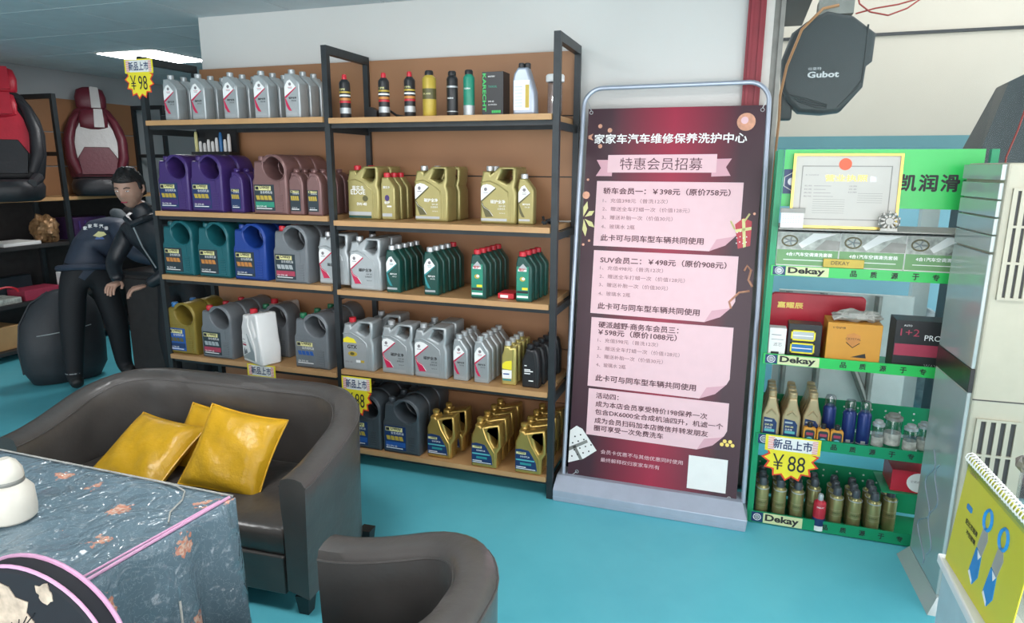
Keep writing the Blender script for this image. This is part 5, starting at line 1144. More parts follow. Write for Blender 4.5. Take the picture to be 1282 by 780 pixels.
# ================================================================== SOFA AND ARMCHAIR
def tub(name, label, W, Dp, backz, armz, loc, rotz, seat_z, tk=0.10, rad=0.26):
    """local: centre of the footprint at the origin, open side towards -y"""
    t = thing(name, label, 'sofa' if name == 'tub_sofa' else 'armchair', loc, (0, 0, rotz))
    x0, x1, y0, y1 = -W/2+tk/2, W/2-tk/2, -Dp/2, Dp/2-tk/2
    path = []
    nS = 10
    for i in range(nS): path.append((x0, y0+(y1-rad-y0)*i/nS))
    path += [(x0+rad+rad*math.cos(a), y1-rad+rad*math.sin(a)) for a in [PI-PI/2*k/10 for k in range(11)]]
    nB = max(4, int((x1-x0-2*rad)/0.06))
    for i in range(1, nB): path.append((x0+rad+(x1-x0-2*rad)*i/nB, y1))
    path += [(x1-rad+rad*math.cos(a), y1-rad+rad*math.sin(a)) for a in [PI/2-PI/2*k/10 for k in range(11)]]
    for i in range(1, nS+1): path.append((x1, y1-rad-(y1-rad-y0)*i/nS))
    P = [Vector((p[0], p[1], 0)) for p in path]
    Ln = [0]
    for a, b in zip(P, P[1:]): Ln.append(Ln[-1]+(b-a).length)
    tot = Ln[-1]; vs = []; fs = []; prof_n = 0
    for i, p in enumerate(P):
        tg = (P[min(i+1, len(P)-1)]-P[max(i-1, 0)]).normalized(); nrm = Vector((-tg.y, tg.x, 0))   # outward (left of travel)
        s_ = Ln[i]/tot; e_ = min(s_, 1-s_)*tot; f = min(1, e_/(Dp*0.95)); f = f*f*(3-2*f); zt = armz+(backz-armz)*f
        h = tk/2; prof = [(h*0.86, 0.075), (h*0.90, 0.2), (h, zt-0.10), (h*1.02, zt-0.03), (h*0.80, zt-0.008), (h*0.3, zt), (-h*0.3, zt-0.001), (-h*0.80, zt-0.010), (-h, zt-0.035), (-h*0.95, zt-0.12), (-h*0.8, seat_z), (-h*0.8, 0.1)]
        prof_n = len(prof)
        for o_, z_ in prof:
            wz = 0.006*noise.noise(Vector((p.x*9, p.y*9, z_*5))) if 0.15 < z_ < zt-0.02 else 0
            q = p+nrm*(o_+wz); vs.append((q.x, q.y, z_))
    for i in range(len(P)-1):
        for k in range(prof_n):
            k2 = (k+1) % prof_n; fs.append((i*prof_n+k, i*prof_n+k2, (i+1)*prof_n+k2, (i+1)*prof_n+k))
    fs.append(tuple(reversed(range(prof_n)))); fs.append(tuple(range((len(P)-1)*prof_n, len(P)*prof_n)))
    o = MB().raw(vs, fs, 'leather').build('shell', t, ang=50)
    # piping along both top edges
    for idx in (3, 8):
        MB().tube([vs[i*prof_n+idx] for i in range(len(P))], 0.0035, 'leather', 6).build('piping', t)
    # seat cushion following the inside of the shell
    h = tk/2+0.004; r_in = max(0.05, rad-tk/2)
    def inner(off, fy):
        a0, a1 = x0+h+off, x1-h-off; yb = y1-h-off; rr = r_in
        return [(a1, fy), ] + arc(a1-rr, yb-rr, rr, rr, 0, 90, 6)+arc(a0+rr, yb-rr, rr, rr, 90, 180, 6)+[(a0, fy)]
    m = MB(); lv = [(0.006, seat_z-0.10), (0.0, seat_z-0.085), (0.0, seat_z-0.03), (0.010, seat_z-0.008), (0.035, seat_z), (0.12, seat_z+0.012)]
    rings = [inner(o_, y0+0.012+o_) for o_, _ in lv]; n = len(rings[0]); v2 = []; f2 = []
    for (o_, z_), rg in zip(lv, rings): v2 += [(p[0], p[1], z_) for p in rg]
    for i in range(len(lv)-1):
        for k in range(n): k2 = (k+1) % n; f2.append((i*n+k, i*n+k2, (i+1)*n+k2, (i+1)*n+k))
    f2.append(tuple(reversed(range(n)))); f2.append(tuple(range((len(lv)-1)*n, len(lv)*n)))
    m.raw(v2, f2, 'leather_seat').build('seat_cushion', t, ang=50)
    MB().box(x0+h, y0+0.004, 0.075, x1-h, y1-h, seat_z-0.102, 'leather').build('front_panel', t, smooth=False, bevel=0.006)
    for sx in (-1, 1):
        for yy_ in (y0+0.035, Dp/2-0.05-0.10):
            MB().raw([(sx*(W/2-0.045)+a, yy_+b, z_) for z_, k_ in ((0, 0.7), (0.076, 1.0)) for a, b in ((-0.028*k_, -0.028*k_), (0.028*k_, -0.028*k_), (0.028*k_, 0.028*k_), (-0.028*k_, 0.028*k_))],
                     [(0, 3, 2, 1), (4, 5, 6, 7), (0, 1, 5, 4), (1, 2, 6, 5), (2, 3, 7, 6), (3, 0, 4, 7)], 'black_plastic').build('leg', t, smooth=False)
    return t
tub('tub_sofa', 'dark grey leather two-seat tub sofa behind the floral table', 1.42, 0.66, 0.680, 0.548, (-1.285, -0.87, 0), math.radians(3), 0.33, 0.105, 0.29)
tub('tub_armchair', 'dark grey leather tub armchair in the foreground', 0.62, 0.58, 0.700, 0.585, (0.060, -1.765, 0), math.radians(-90), 0.34, 0.105, 0.22)

def cushion(label, loc, rot, sz, th, seed):
    o = thing('cushion', label, 'cushion', loc, rot, 'yellow cushions on the sofa')
    n = 22; vs = []; fs = []
    for side in (1, -1):
        for i in range(n+1):
            for j in range(n+1):
                u, v = -1+2*i/n, -1+2*j/n
                k = max(0, (1-u**4))*max(0, (1-v**4))
                h = th*(k**0.55)
                x = u*sz/2*(1-0.07*(1-v*v)); z = v*sz/2*(1-0.07*(1-u*u))
                wr = 0.010*noise.noise(Vector((x*9+seed, z*9, side*3)))+0.006*math.sin((x*1.3+z*0.9)*38+4*noise.noise(Vector((x*5, z*5, seed))))*k
                vs.append((x, -side*(h+wr*k), z))
    m_ = n+1; off = m_*m_
    for i in range(n):
        for j in range(n):
            a = i*m_+j; fs.append((a, a+m_, a+m_+1, a+1)); b = off+a; fs.append((b, b+1, b+m_+1, b+m_))
    o2 = MB().raw(vs, fs, 'yellow_leather'); o2.build('cover', o, ang=60)
    # seam cord round the edge
    ed = [vs[i*m_] for i in range(n+1)]+[vs[n*m_+j] for j in range(1, n+1)]+[vs[i*m_+n] for i in range(n-1, -1, -1)]+[vs[j] for j in range(n-1, 0, -1)]
    MB().tube(ed, 0.004, 'yellow_leather', 6, True).build('seam', o)
    return o
R = math.radians
cushion('yellow leather cushion slumped at the left of the sofa', (-1.500, -0.960, 0.425), (R(-58), R(3), R(-2)), 0.365, 0.062, 1)
cushion('yellow leather cushion mostly hidden behind the other two', (-1.350, -0.770, 0.430), (R(-40), R(6), R(5)), 0.30, 0.045, 4)
cushion('yellow leather cushion standing tilted at the right of the sofa', (-1.090, -0.900, 0.470), (R(-38), R(9), R(10)), 0.345, 0.055, 9)

# ================================================================== TABLE WITH FLORAL CLOTH
tx0, tx1, ty0, ty1, tz = -1.75, -0.455, -2.14, -1.645, 0.750
tb_ = thing('tea_table', 'low wooden tea table hidden under the floral cloth', 'table', ((tx0+tx1)/2, (ty0+ty1)/2, 0))
MB().box(-0.63, -0.235, tz-0.035, 0.63, 0.235, tz-0.006, 'shelf_wood').build('tabletop', tb_, smooth=False)
for sx in (-1, 1):
    for sy in (-1, 1): MB().box(sx*0.59-0.025, sy*0.205-0.025, 0, sx*0.59+0.025, sy*0.205+0.025, tz-0.036, 'black_metal').build('leg', tb_, smooth=False)
# cloth: top sheet + draped skirt with folds
m = MB(); vs = []; fs = []
per = []
def edge_pts(x0, y0, x1, y1, n): return [(x0+(x1-x0)*i/n, y0+(y1-y0)*i/n) for i in range(n)]
per += edge_pts(tx0, ty0, tx1, ty0+0.02, 40)+edge_pts(tx1-0.0, ty0+0.02, tx1+0.04, ty1, 26)+edge_pts(tx1+0.04, ty1, tx0, ty1+0.01, 44)+edge_pts(tx0, ty1+0.01, tx0, ty0, 20)
cx_, cy_ = (tx0+tx1)/2, (ty0+ty1)/2
n = len(per); lv = [(0, 0.0), (0.004, -0.004), (0.008, -0.03), (0.012, -0.10), (0.022, -0.20), (0.032, -0.30), (0.042, -0.42), (0.050, -0.54), (0.055, -0.66), (0.058, -0.72)]
ds = [0]
for a, b in zip(per, per[1:]+per[:1]): ds.append(ds[-1]+math.hypot(b[0]-a[0], b[1]-a[1]))
for li, (o_, dz) in enumerate(lv):
    for i, (x, y) in enumerate(per):
        a, b = per[i-1], per[(i+1) % n]; dx, dy = b[0]-a[0], b[1]-a[1]; L_ = math.hypot(dx, dy) or 1
        nx, ny = dy/L_, -dx/L_; s_ = ds[i]
        f = (-dz/0.7)
        fold = (0.010 if y < ty0+0.03 else 0.050)*f**0.7*math.sin(s_*34+1.3*math.sin(s_*7))+0.012*f*math.sin(s_*71+li*0.3)
        far = 0.40 if y > ty1-0.03 else (0.12 if y < ty0+0.03 and x < tx1-0.02 else 1)
        vs.append((x+nx*(o_*far+fold), y+ny*(o_*far+fold), tz+dz*(0.55+0.45*far if y > ty1-0.03 else 1)+0.004*math.sin(s_*14)*f))
for l_ in range(len(lv)-1):
    for i in range(n): i2 = (i+1) % n; fs.append((l_*n+i, (l_+1)*n+i, (l_+1)*n+i2, l_*n+i2))
cl = thing('tablecloth', 'blue-grey floral tablecloth under clear plastic with pink piping', 'tablecloth', (cx_, cy_, 0))
LM = Matrix.Translation((-cx_, -cy_, 0))
m.raw(vs, fs, 'floral_cloth', LM)
m.build('skirt', cl, ang=70)
# top sheet as a grid with soft wrinkles
m = MB(); vs = []; fs = []; nu, nv = 60, 30
for i in range(nu+1):
    for j in range(nv+1):
        u, v = i/nu, j/nv
        xr = tx1+0.04*v; x = tx0+(xr-tx0)*u; yb = ty0+0.02*u; yt = ty1+0.01*(1-u); y = yb+(yt-yb)*v
        ed_ = min(u, 1-u, v, 1-v); a_ = min(1, ed_*12)
        vs.append((x, y, tz+a_*(0.004+0.0055*noise.noise(Vector((x*9, y*14, 0)))+0.002*noise.noise(Vector((x*30, y*30, 3))))))
for i in range(nu):
    for j in range(nv): a = i*(nv+1)+j; fs.append((a, a+nv+1, a+nv+2, a+1))
m.raw(vs, fs, 'floral_cloth', LM).build('top_sheet', cl, ang=70)
pr = [(tx1-0.012, ty0+0.02), (tx1+0.0, (ty0+ty1)/2), (tx1+0.036, ty1-0.02)]
def pip(pts, r, mt, nm='piping'):
    MB().tube(pts, r, mt, 8, M=LM).build(nm, cl)
pip([(tx1+0.000+0.001*k, ty0+0.02+(ty1-ty0-0.03)*k/30, tz+0.0045) for k in range(31)], 0.0040, 'pink_ribbon')
pip([(tx1-0.016+0.0015*k, ty0+0.02+(ty1-ty0-0.03)*k/30, tz+0.0075) for k in range(29)], 0.0028, 'pink_ribbon')
pip([(tx1+0.036-1.30*k/40, ty1-0.004+0.010*k/40, tz+0.006) for k in range(41)], 0.0026, 'glove_grey')
pip([(-0.66, ty1-0.006, tz+0.008), (-0.60, ty1-0.012, tz+0.009), (-0.555, ty1-0.03, tz+0.009), (-0.525, ty1-0.07, tz+0.009), (-0.505, ty1-0.13, tz+0.009), (-0.47, ty1-0.17, tz+0.008)], 0.0022, 'glove_grey')
pip([(-0.335, -1.99, 0.30), (-0.325, -1.95, 0.42), (-0.345, -1.92, 0.52), (-0.39, -1.88, 0.60)], 0.003, 'glove_grey')

# cream bottle on the table
cb_ = thing('ceramic_bottle', 'cream white bottle with grey neck band at the left edge of the table', 'bottle', (-0.852, -1.925, tz+0.008))
MB().lathe([(0.046, 0), (0.052, 0.006), (0.054, 0.03), (0.052, 0.075), (0.040, 0.092), (0.034, 0.097)], 'ceramic', n=28).build('body', cb_)
MB().lathe([(0.0345, 0.096), (0.036, 0.099), (0.036, 0.104), (0.0345, 0.107)], 'trim_grey', n=28).build('neck_band', cb_)
MB().lathe([(0.034, 0.106), (0.036, 0.112), (0.034, 0.130), (0.024, 0.150), (0.012, 0.160)], 'ceramic', n=28).build('cap', cb_)

# covered chair back in the lower left corner
cc = thing('covered_chair', 'chair with a black floral cover and pink piping at the lower left', 'chair', (-0.385, -2.208, 0.03), (0, 0, R(4)))
bo = [(-0.190, 0.42)]+arc(0.0, 0.70, 0.190, 0.175, 180, 0, 18)+[(0.190, 0.42)]
bo = list(reversed(bo))
MB().outline(bo, [], 0.045, 0.012, 'velvet_black').build('backrest', cc)
MB().tube([(x*1.0, -0.018, z_) for x, z_ in arc(0.0, 0.70, 0.190, 0.175, 185, -5, 30)], 0.0035, 'pink_ribbon', 8).tube([(x*1.0, 0.018, z_) for x, z_ in arc(0.0, 0.70, 0.190, 0.175, 185, -5, 30)], 0.0045, 'pink_ribbon', 8).build('piping', cc)
m = MB()
for cx2, cz2, rx2, rz2, sd in ((-0.06, 0.770, 0.080, 0.065, 1), (-0.120, 0.69, 0.050, 0.045, 6), (0.060, 0.835, 0.018, 0.020, 2), (0.05, 0.70, 0.045, 0.030, 3), (-0.01, 0.61, 0.04, 0.03, 8)):
    pts = []
    for k in range(22):
        a = 2*PI*k/22; rr = 1+0.55*noise.noise(Vector((2*math.cos(a)+sd*3, 2*math.sin(a), sd)))+0.06*math.sin(a*9+sd*2); pts.append((cx2+rx2*rr*math.cos(a), cz2+rz2*rr*math.sin(a)))
    m.prism(pts, -0.0238, -0.0222, 'floral_cream')
for k in range(5): m.tube([(-0.09+0.03*k, -0.0240, 0.70), (-0.02, -0.0242, 0.735), (0.03-0.02*k, -0.0240, 0.79-0.01*k)], 0.0012, 'velvet_black', 4)
m.build('flower_print', cc)
MB().box(-0.21, -0.42, 0.40, 0.21, 0.03, 0.47, 'velvet_black').build('seat', cc, bevel=0.02)
for sx in (-1, 1):
    for y_ in (-0.39, 0.0): MB().box(sx*0.18-0.018, y_-0.018, -0.03, sx*0.18+0.018, y_+0.018, 0.40, 'black_metal').build('leg', cc, smooth=False)

# ================================================================== LEFT: SEAT RACK, CAR SEATS
sr = thing('seat_rack', 'black steel rack with dark shelves along the left wall carrying car seats', 'rack', (-4.9, 1.49, 0))
def sp(mb, nm): return mb.build(nm, sr, loc=(4.9, -1.49, 0), smooth=False)
RX = -4.9; RB = -5.285
for y in (0.31, 1.49, 2.67):
    sp(MB().box(RX, y-0.04, 0, RX+0.03, y, 2.225, 'black_metal'), 'post'); sp(MB().box(RB, y-0.04, 0, RB+0.03, y, 2.225, 'black_metal'), 'post')
    sp(MB().box(RB+0.03, y-0.04, 2.185, RX, y, 2.225, 'black_metal'), 'top_bar'); sp(MB().box(RB+0.03, y-0.03, 1.70, RX, y-0.01, 1.735, 'black_metal'), 'bracket')
for y0, y1 in ((0.31, 1.45), (1.49, 2.63)):
    for z, m_ in ((1.345, 'shelf_wood'), (0.950, 'dark_board'), (0.475, 'dark_board'), (0.09, 'dark_board')):
        sp(MB().box(RB+0.03, y0, z-0.03, RX+0.01, y1, z, m_), 'shelf')
    for k in range(3): sp(MB().box(RB-0.010, y0-0.03, 1.925-k*0.312+0.003, RB-0.002, y1+0.03, 2.232-k*0.312-0.003, 'panel_wood'), 'back_panel')
    sp(MB().box(RB-0.010, y0-0.03, 0.05, RB-0.002, y1+0.03, 1.30, 'dark_board'), 'back_board')
def loft(secs, matf, n=24):
    """secs: (cx, cy, cz, a, b, p): superellipse rings, a along local x (width), b along y (depth)"""
    vs = []; fs = []; fm = []
    for s in secs:
        cx, cy, cz, a, b, p = s
        for k in range(n):
            t = 2*PI*k/n; c_, s_ = math.cos(t), math.sin(t)
            vs.append((cx+a*math.copysign(abs(c_)**(2/p), c_), cy+b*math.copysign(abs(s_)**(2/p), s_), cz))
    for i in range(len(secs)-1):
        for k in range(n):
            k2 = (k+1) % n; fs.append((i*n+k, i*n+k2, (i+1)*n+k2, (i+1)*n+k)); fm.append(matf(i, k, n))
    fs.append(tuple(reversed(range(n)))); fm.append(matf(0, 0, n)); fs.append(tuple(range((len(secs)-1)*n, len(secs)*n))); fm.append(matf(len(secs)-1, 0, n))
    m = MB(); 
    m.v = vs; m.f = fs; m.m = [m.mi(x) for x in fm]
    return m
def car_seat(label, loc, rz, main, accent, base, lean=-14):
    t = thing('car_seat', label, 'car seat', loc, (0, 0, rz), 'car seats shown on the rack')
    # local: faces -y, width along x
    front = lambda k, n: n*0.60 < k < n*0.90   # angles around -y
    L = Matrix.Translation((0, 0.10, 0.13)) @ Matrix.Rotation(R(lean), 4, 'X')
    def place(mb, nm, ang=60):
        mb.v = [tuple(L @ Vector(v)) for v in mb.v]; return mb.build(nm, t, ang=ang)
    back = loft([(0, 0, 0.00, 0.20, 0.050, 3), (0, 0, 0.03, 0.235, 0.075, 3), (0, 0, 0.20, 0.262, 0.080, 3), (0, 0, 0.36, 0.268, 0.078, 3), (0, 0, 0.48, 0.245, 0.072, 2.8), (0, 0, 0.58, 0.200, 0.066, 2.6), (0, 0, 0.66, 0.150, 0.060, 2.4), (0, 0, 0.69, 0.11, 0.045, 2.2)], lambda i, k, n: base if (i < 1 or accent != 'car_white') else main, 28)
    place(back, 'backrest')
    for sx in (-1, 1):
        place(MB().tube([(sx*0.165, -0.070, 0.06), (sx*0.215, -0.085, 0.20), (sx*0.215, -0.085, 0.38), (sx*0.170, -0.068, 0.54), (sx*0.115, -0.05, 0.62)], [0.034, 0.046, 0.044, 0.036, 0.02], main if accent == 'car_white' else base, 10), 'side_bolster')
    place(MB().prism([(-0.14, 0.05), (0.14, 0.05), (0.155, 0.20), (0.10, 0.30), (-0.10, 0.30), (-0.155, 0.20)], -0.100, -0.075, base if accent != 'car_white' else main), 'lower_panel')
    place(MB().prism([(-0.10, 0.305), (0.10, 0.305), (0.165, 0.20), (0.175, 0.34), (0.150, 0.46), (0.10, 0.56), (-0.10, 0.56), (-0.150, 0.46), (-0.175, 0.34), (-0.165, 0.20)], -0.092, -0.070, accent), 'chest_panel')
    place(loft([(0, -0.075, 0.47, 0.05, 0.02, 2.4), (0, -0.085, 0.49, 0.115, 0.032, 2.6), (0, -0.085, 0.57, 0.120, 0.036, 2.6), (0, -0.080, 0.64, 0.105, 0.032, 2.4), (0, -0.075, 0.66, 0.06, 0.02, 2.2)], lambda i, k, n: main, 20), 'neck_pillow')
    place(loft([(0, -0.01, 0.66, 0.08, 0.035, 2.4), (0, -0.02, 0.69, 0.125, 0.050, 2.6), (0, -0.02, 0.78, 0.130, 0.052, 2.6), (0, -0.015, 0.85, 0.110, 0.045, 2.4), (0, -0.01, 0.875, 0.06, 0.03, 2.2)], lambda i, k, n: main, 20), 'headrest')
    if accent == 'car_white':
        place(MB().prism([(-0.002, 0.675), (0.075, 0.675), (0.070, 0.865), (0.0, 0.872)], -0.078, -0.060, 'car_white'), 'headrest_stripe')
        place(MB().prism([(0.0, 0.485), (0.085, 0.485), (0.080, 0.655), (0.01, 0.655)], -0.128, -0.112, 'car_white'), 'pillow_stripe')
    else:
        place(MB().prism([(-0.09, 0.69), (0.09, 0.69), (0.08, 0.86), (-0.08, 0.86)], -0.078, -0.060, accent), 'headrest_stripe')
        place(MB().prism([(-0.09, 0.49), (0.09, 0.49), (0.085, 0.65), (-0.085, 0.65)], -0.128, -0.112, accent), 'pillow_stripe')
    seat = loft([(0, -0.10, 0.00, 0.21, 0.24, 3.5), (0, -0.10, 0.02, 0.235, 0.265, 3.5), (0, -0.10, 0.10, 0.245, 0.27, 3.5), (0, -0.10, 0.145, 0.225, 0.255, 3.2), (0, -0.10, 0.155, 0.17, 0.20, 3)], lambda i, k, n: base, 28)
    seat.build('seat_base', t, ang=60)
    if accent != 'car_white':
        for sx in (-1, 1): MB().tube([(sx*0.20, 0.06, 0.15), (sx*0.21, -0.12, 0.165), (sx*0.19, -0.32, 0.13)], [0.03, 0.04, 0.03], base, 10).build('seat_bolster', t)
    return t
car_seat('maroon and white car seat on the wall rack left of the oil rack', (-4.985, 1.93, 1.3455), R(52), 'car_maroon', 'car_white', 'car_black', -8)
rs = car_seat('red and black car seat at the left edge of the picture', (-4.72, 0.86, 1.3455), R(48), 'car_red', 'car_red', 'car_black', -12); rs.scale = (1.06, 1.06, 1.06)

# stock on the dark shelves below the seats
random.seed(11)
def pack(lab, cat, y0, y1, z, h, m_, x0=-5.20, x1=-4.92, nm='parcel'):
    o = thing(nm, lab, cat, ((x0+x1)/2, (y0+y1)/2, z+0.0005))
    MB().box(-(x1-x0)/2, -(y1-y0)/2, 0, (x1-x0)/2, (y1-y0)/2, h, m_).build('pack', o, smooth=False, bevel=0.006)
    return o
pack('flat white packet at the shelf edge, left of the gold foil bag', 'packet', 0.90, 1.22, 0.95, 0.030, 'white_paper')
pack('flat white packet at the far left of the upper dark shelf', 'packet', 0.50, 0.86, 0.95, 0.025, 'white_paper')
pack('dark folded mat lying on the upper dark shelf', 'mat', 0.55, 1.15, 0.982, 0.045, 'bag_fabric', -5.22, -5.0) if False else None
o = thing('folded_mats', 'dark folded floor mats at the back of the upper dark shelf', 'mats', (-5.12, 0.75, 0.9805)) if False else None
gb = thing('foil_bag', 'crumpled brown and gold foil bag under the car seats', 'bag', (-5.02, 1.335, 0.9505))
m = MB(); blob(m, (0, 0, 0.115), 0.11, 0.10, 0.125, 'gold_foil', 14, 0.2, 4, 22); m.build('bag', gb)
pv = thing('purple_box', 'dark purple striped box behind the bending man', 'box', (-5.05, 1.72, 0.9505))
m = MB().box(-0.12, -0.17, 0, 0.12, 0.17, 0.20, 'purple_dark'); m.build('carton', pv, smooth=False, bevel=0.006)
for k in range(5): MB().tube([(0.124, -0.12+k*0.06, 0.03), (0.130, -0.12+k*0.06, 0.1), (0.124, -0.12+k*0.06, 0.17)], 0.010, 'purple_plastic', 8).build('stripe', pv)
pack('red and grey packet on the lower dark shelf', 'packet', 1.02, 1.36, 0.475, 0.09, 'label_red', -5.15, -4.93)
pack('long flat grey packet on the lower dark shelf', 'packet', 0.60, 0.98, 0.475, 0.05, 'photo_grey', -5.15, -4.92)
pack('dark teal box at the back of the lower dark shelf', 'box', 0.86, 1.26, 0.475, 0.19, 'ext_teal' if False else 'label_dark', -5.25, -5.16)
pack('small white carton on the lower dark shelf by the man', 'box', 1.38, 1.44, 0.475, 0.20, 'white_paper', -5.02, -4.94)
pack('brown carton on the lowest shelf at the left edge', 'box', 0.45, 0.95, 0.09, 0.20, 'shelf_wood', -5.22, -4.95)
rh = MB().tube([(-4.95+0.015*math.cos(a*.5), 0.88+0.09*math.cos(a*0.5), 0.570+0.05*math.sin(a*0.5)) for a in range(9)]+[(-4.95, 0.76, 0.56), (-4.95, 0.62, 0.55)], 0.009, 'red_plastic', 8).build('red_hose'); tag(rh, 'loop of red hose on the lower dark shelf', 'hose')

# black bag on the floor
bgb = thing('seat_bag', 'large rounded dark grey bag with pale stripes standing on the floor', 'bag', (-4.02, 0.62, 0), (0, 0, R(62))); bgb.scale = (0.88, 0.85, 0.93)
m = loft([(0, 0, 0.0, 0.20, 0.10, 3), (0, 0, 0.012, 0.255, 0.135, 3), (0, 0, 0.12, 0.31, 0.165, 2.8), (0, 0, 0.32, 0.325, 0.17, 2.7), (0.01, 0.01, 0.50, 0.30, 0.15, 2.5), (0.03, 0.02, 0.64, 0.235, 0.11, 2.3), (0.05, 0.03, 0.73, 0.15, 0.06, 2.1), (0.06, 0.03, 0.755, 0.07, 0.03, 2)], lambda i, k, n: 'bag_fabric', 36)
m.v = [(v[0]*(1+0.05*noise.noise(Vector(v)*6)), v[1]*(1+0.10*noise.noise(Vector(v)*7)), v[2]) for v in m.v]; m.build('body', bgb, ang=70)
for z_ in (0.30, 0.42): MB().tube([(-0.20+0.04*k, -0.172+0.0006*(k-5)**2*3, z_+0.004*k) for k in range(11)], 0.004, 'label_silver', 6).build('stripe', bgb)
MB().tube([(-0.31, 0, 0.10), (-0.325, 0, 0.30), (-0.295, 0, 0.50), (-0.20, 0.01, 0.66), (-0.06, 0.02, 0.745)], 0.008, 'bag_fabric', 6).build('piping', bgb)
# dark chest on which the men work
dk = thing('dark_cabinet', 'low dark cabinet behind the two men', 'cabinet', (-3.20, 1.02, 0))
MB().box(-0.36, -0.20, 0.05, 0.36, 0.24, 0.82, 'dark_board').build('body', dk, smooth=False, bevel=0.005)
MB().box(-0.38, -0.22, 0.82, 0.38, 0.26, 0.85, 'black_plastic').build('top', dk, smooth=False, bevel=0.004)
MB().box(-0.34, -0.18, 0, 0.34, 0.22, 0.05, 'black_plastic').build('plinth', dk, smooth=False)
for sx in (-0.35, 0.01): MB().box(sx, -0.212, 0.08, sx+0.34, -0.200, 0.79, 'dark_board').build('door', dk, smooth=False, bevel=0.003)
# small green rack seen through the oil rack
gr = thing('green_rack', 'small green wire rack with blue tins seen through the oil rack', 'rack', (-3.00, 1.62, 0))
for x in (-0.33, 0.20): MB().box(x, 0, 0, x+0.03, 0.03, 1.0, 'rack_green').build('post', gr, smooth=False)
for z_ in (0.15, 0.58, 0.80): MB().box(-0.33, 0.0, z_, 0.23, 0.25, z_+0.035, 'rack_green').build('shelf', gr, smooth=False)
for k in range(5):
    for r_ in range(2):
        o = thing('tin', 'small dark blue tin, %s shelf, %s from the left, on the small green rack' % (('lower', 'upper')[r_], ('first', 'second', 'third', 'fourth', 'fifth')[k]), 'tin', (-3.25+k*0.10, 1.70, (0.6155, 0.8355)[r_]), group='tins on the small green rack')
        MB().lathe([(0.036, 0), (0.036, 0.09), (0.03, 0.10)], 'can_navy', n=14).build('body', o); MB().lathe([(0.0365, 0.02), (0.0365, 0.06)], 'label_silver', n=14).build('label_print', o)
wt = thing('white_bracket', 'pale plastic bracket on the floor under the oil rack', 'bracket', (-2.52, 0.62, 0))
MB().box(-0.10, -0.03, 0.13, 0.10, 0.03, 0.20, 'trim_white').box(0.0, -0.03, 0, 0.06, 0.03, 0.13, 'trim_white').box(-0.10, -0.03, 0, -0.07, 0.03, 0.13, 'trim_white').build('body', wt, smooth=False, bevel=0.006)

# ================================================================== PEOPLE
def skin_body(joints, edges, root, regions, subd=2):
    """one continuous skinned surface; each face takes the material of its nearest bone"""
    names = list(joints); idx = {n: i for i, n in enumerate(names)}
    me = bpy.data.meshes.new('tmp'); me.from_pydata([joints[n][:3] for n in names], [(idx[a], idx[b]) for a, b in edges], [])
    ob = bpy.data.objects.new('tmp', me); COL.objects.link(ob)
    sk = ob.modifiers.new('s', 'SKIN'); sk.use_smooth_shade = True
    sd = ob.modifiers.new('d', 'SUBSURF'); sd.levels = subd
    for i, n in enumerate(names):
        r = joints[n][3]; v = me.skin_vertices[0].data[i]; v.radius = (r, joints[n][4] if len(joints[n]) > 4 else r); v.use_root = (n == root)
    bpy.context.view_layer.update(); dg = bpy.context.evaluated_depsgraph_get()
    m = bpy.data.meshes.new_from_object(ob.evaluated_get(dg))
    vs = [tuple(v.co) for v in m.vertices]; fs = [tuple(p.vertices) for p in m.polygons]
    bpy.data.objects.remove(ob); bpy.data.meshes.remove(m)
    segs = [(Vector(joints[a][:3]), Vector(joints[b][:3]), (regions.get('upper') if (a, b) == ('upper', 'neck') else regions.get(b)) or 'jacket_navy', max(joints[a][3], joints[b][3])) for a, b in edges]
    mb = MB(); mb.v = vs
    for f in fs:
        c = sum((Vector(vs[k]) for k in f), Vector())/len(f); best = None
        for a, b, mt, r in segs:
            d = b-a; t = max(0, min(1, (c-a).dot(d)/max(d.length_squared, 1e-9))); q = (c-(a+d*t)).length/max(r, 0.01)
            if best is None or q < best[0]: best = (q, mt)
        mb.f.append(f); mb.m.append(mb.mi(best[1]))
    return mb
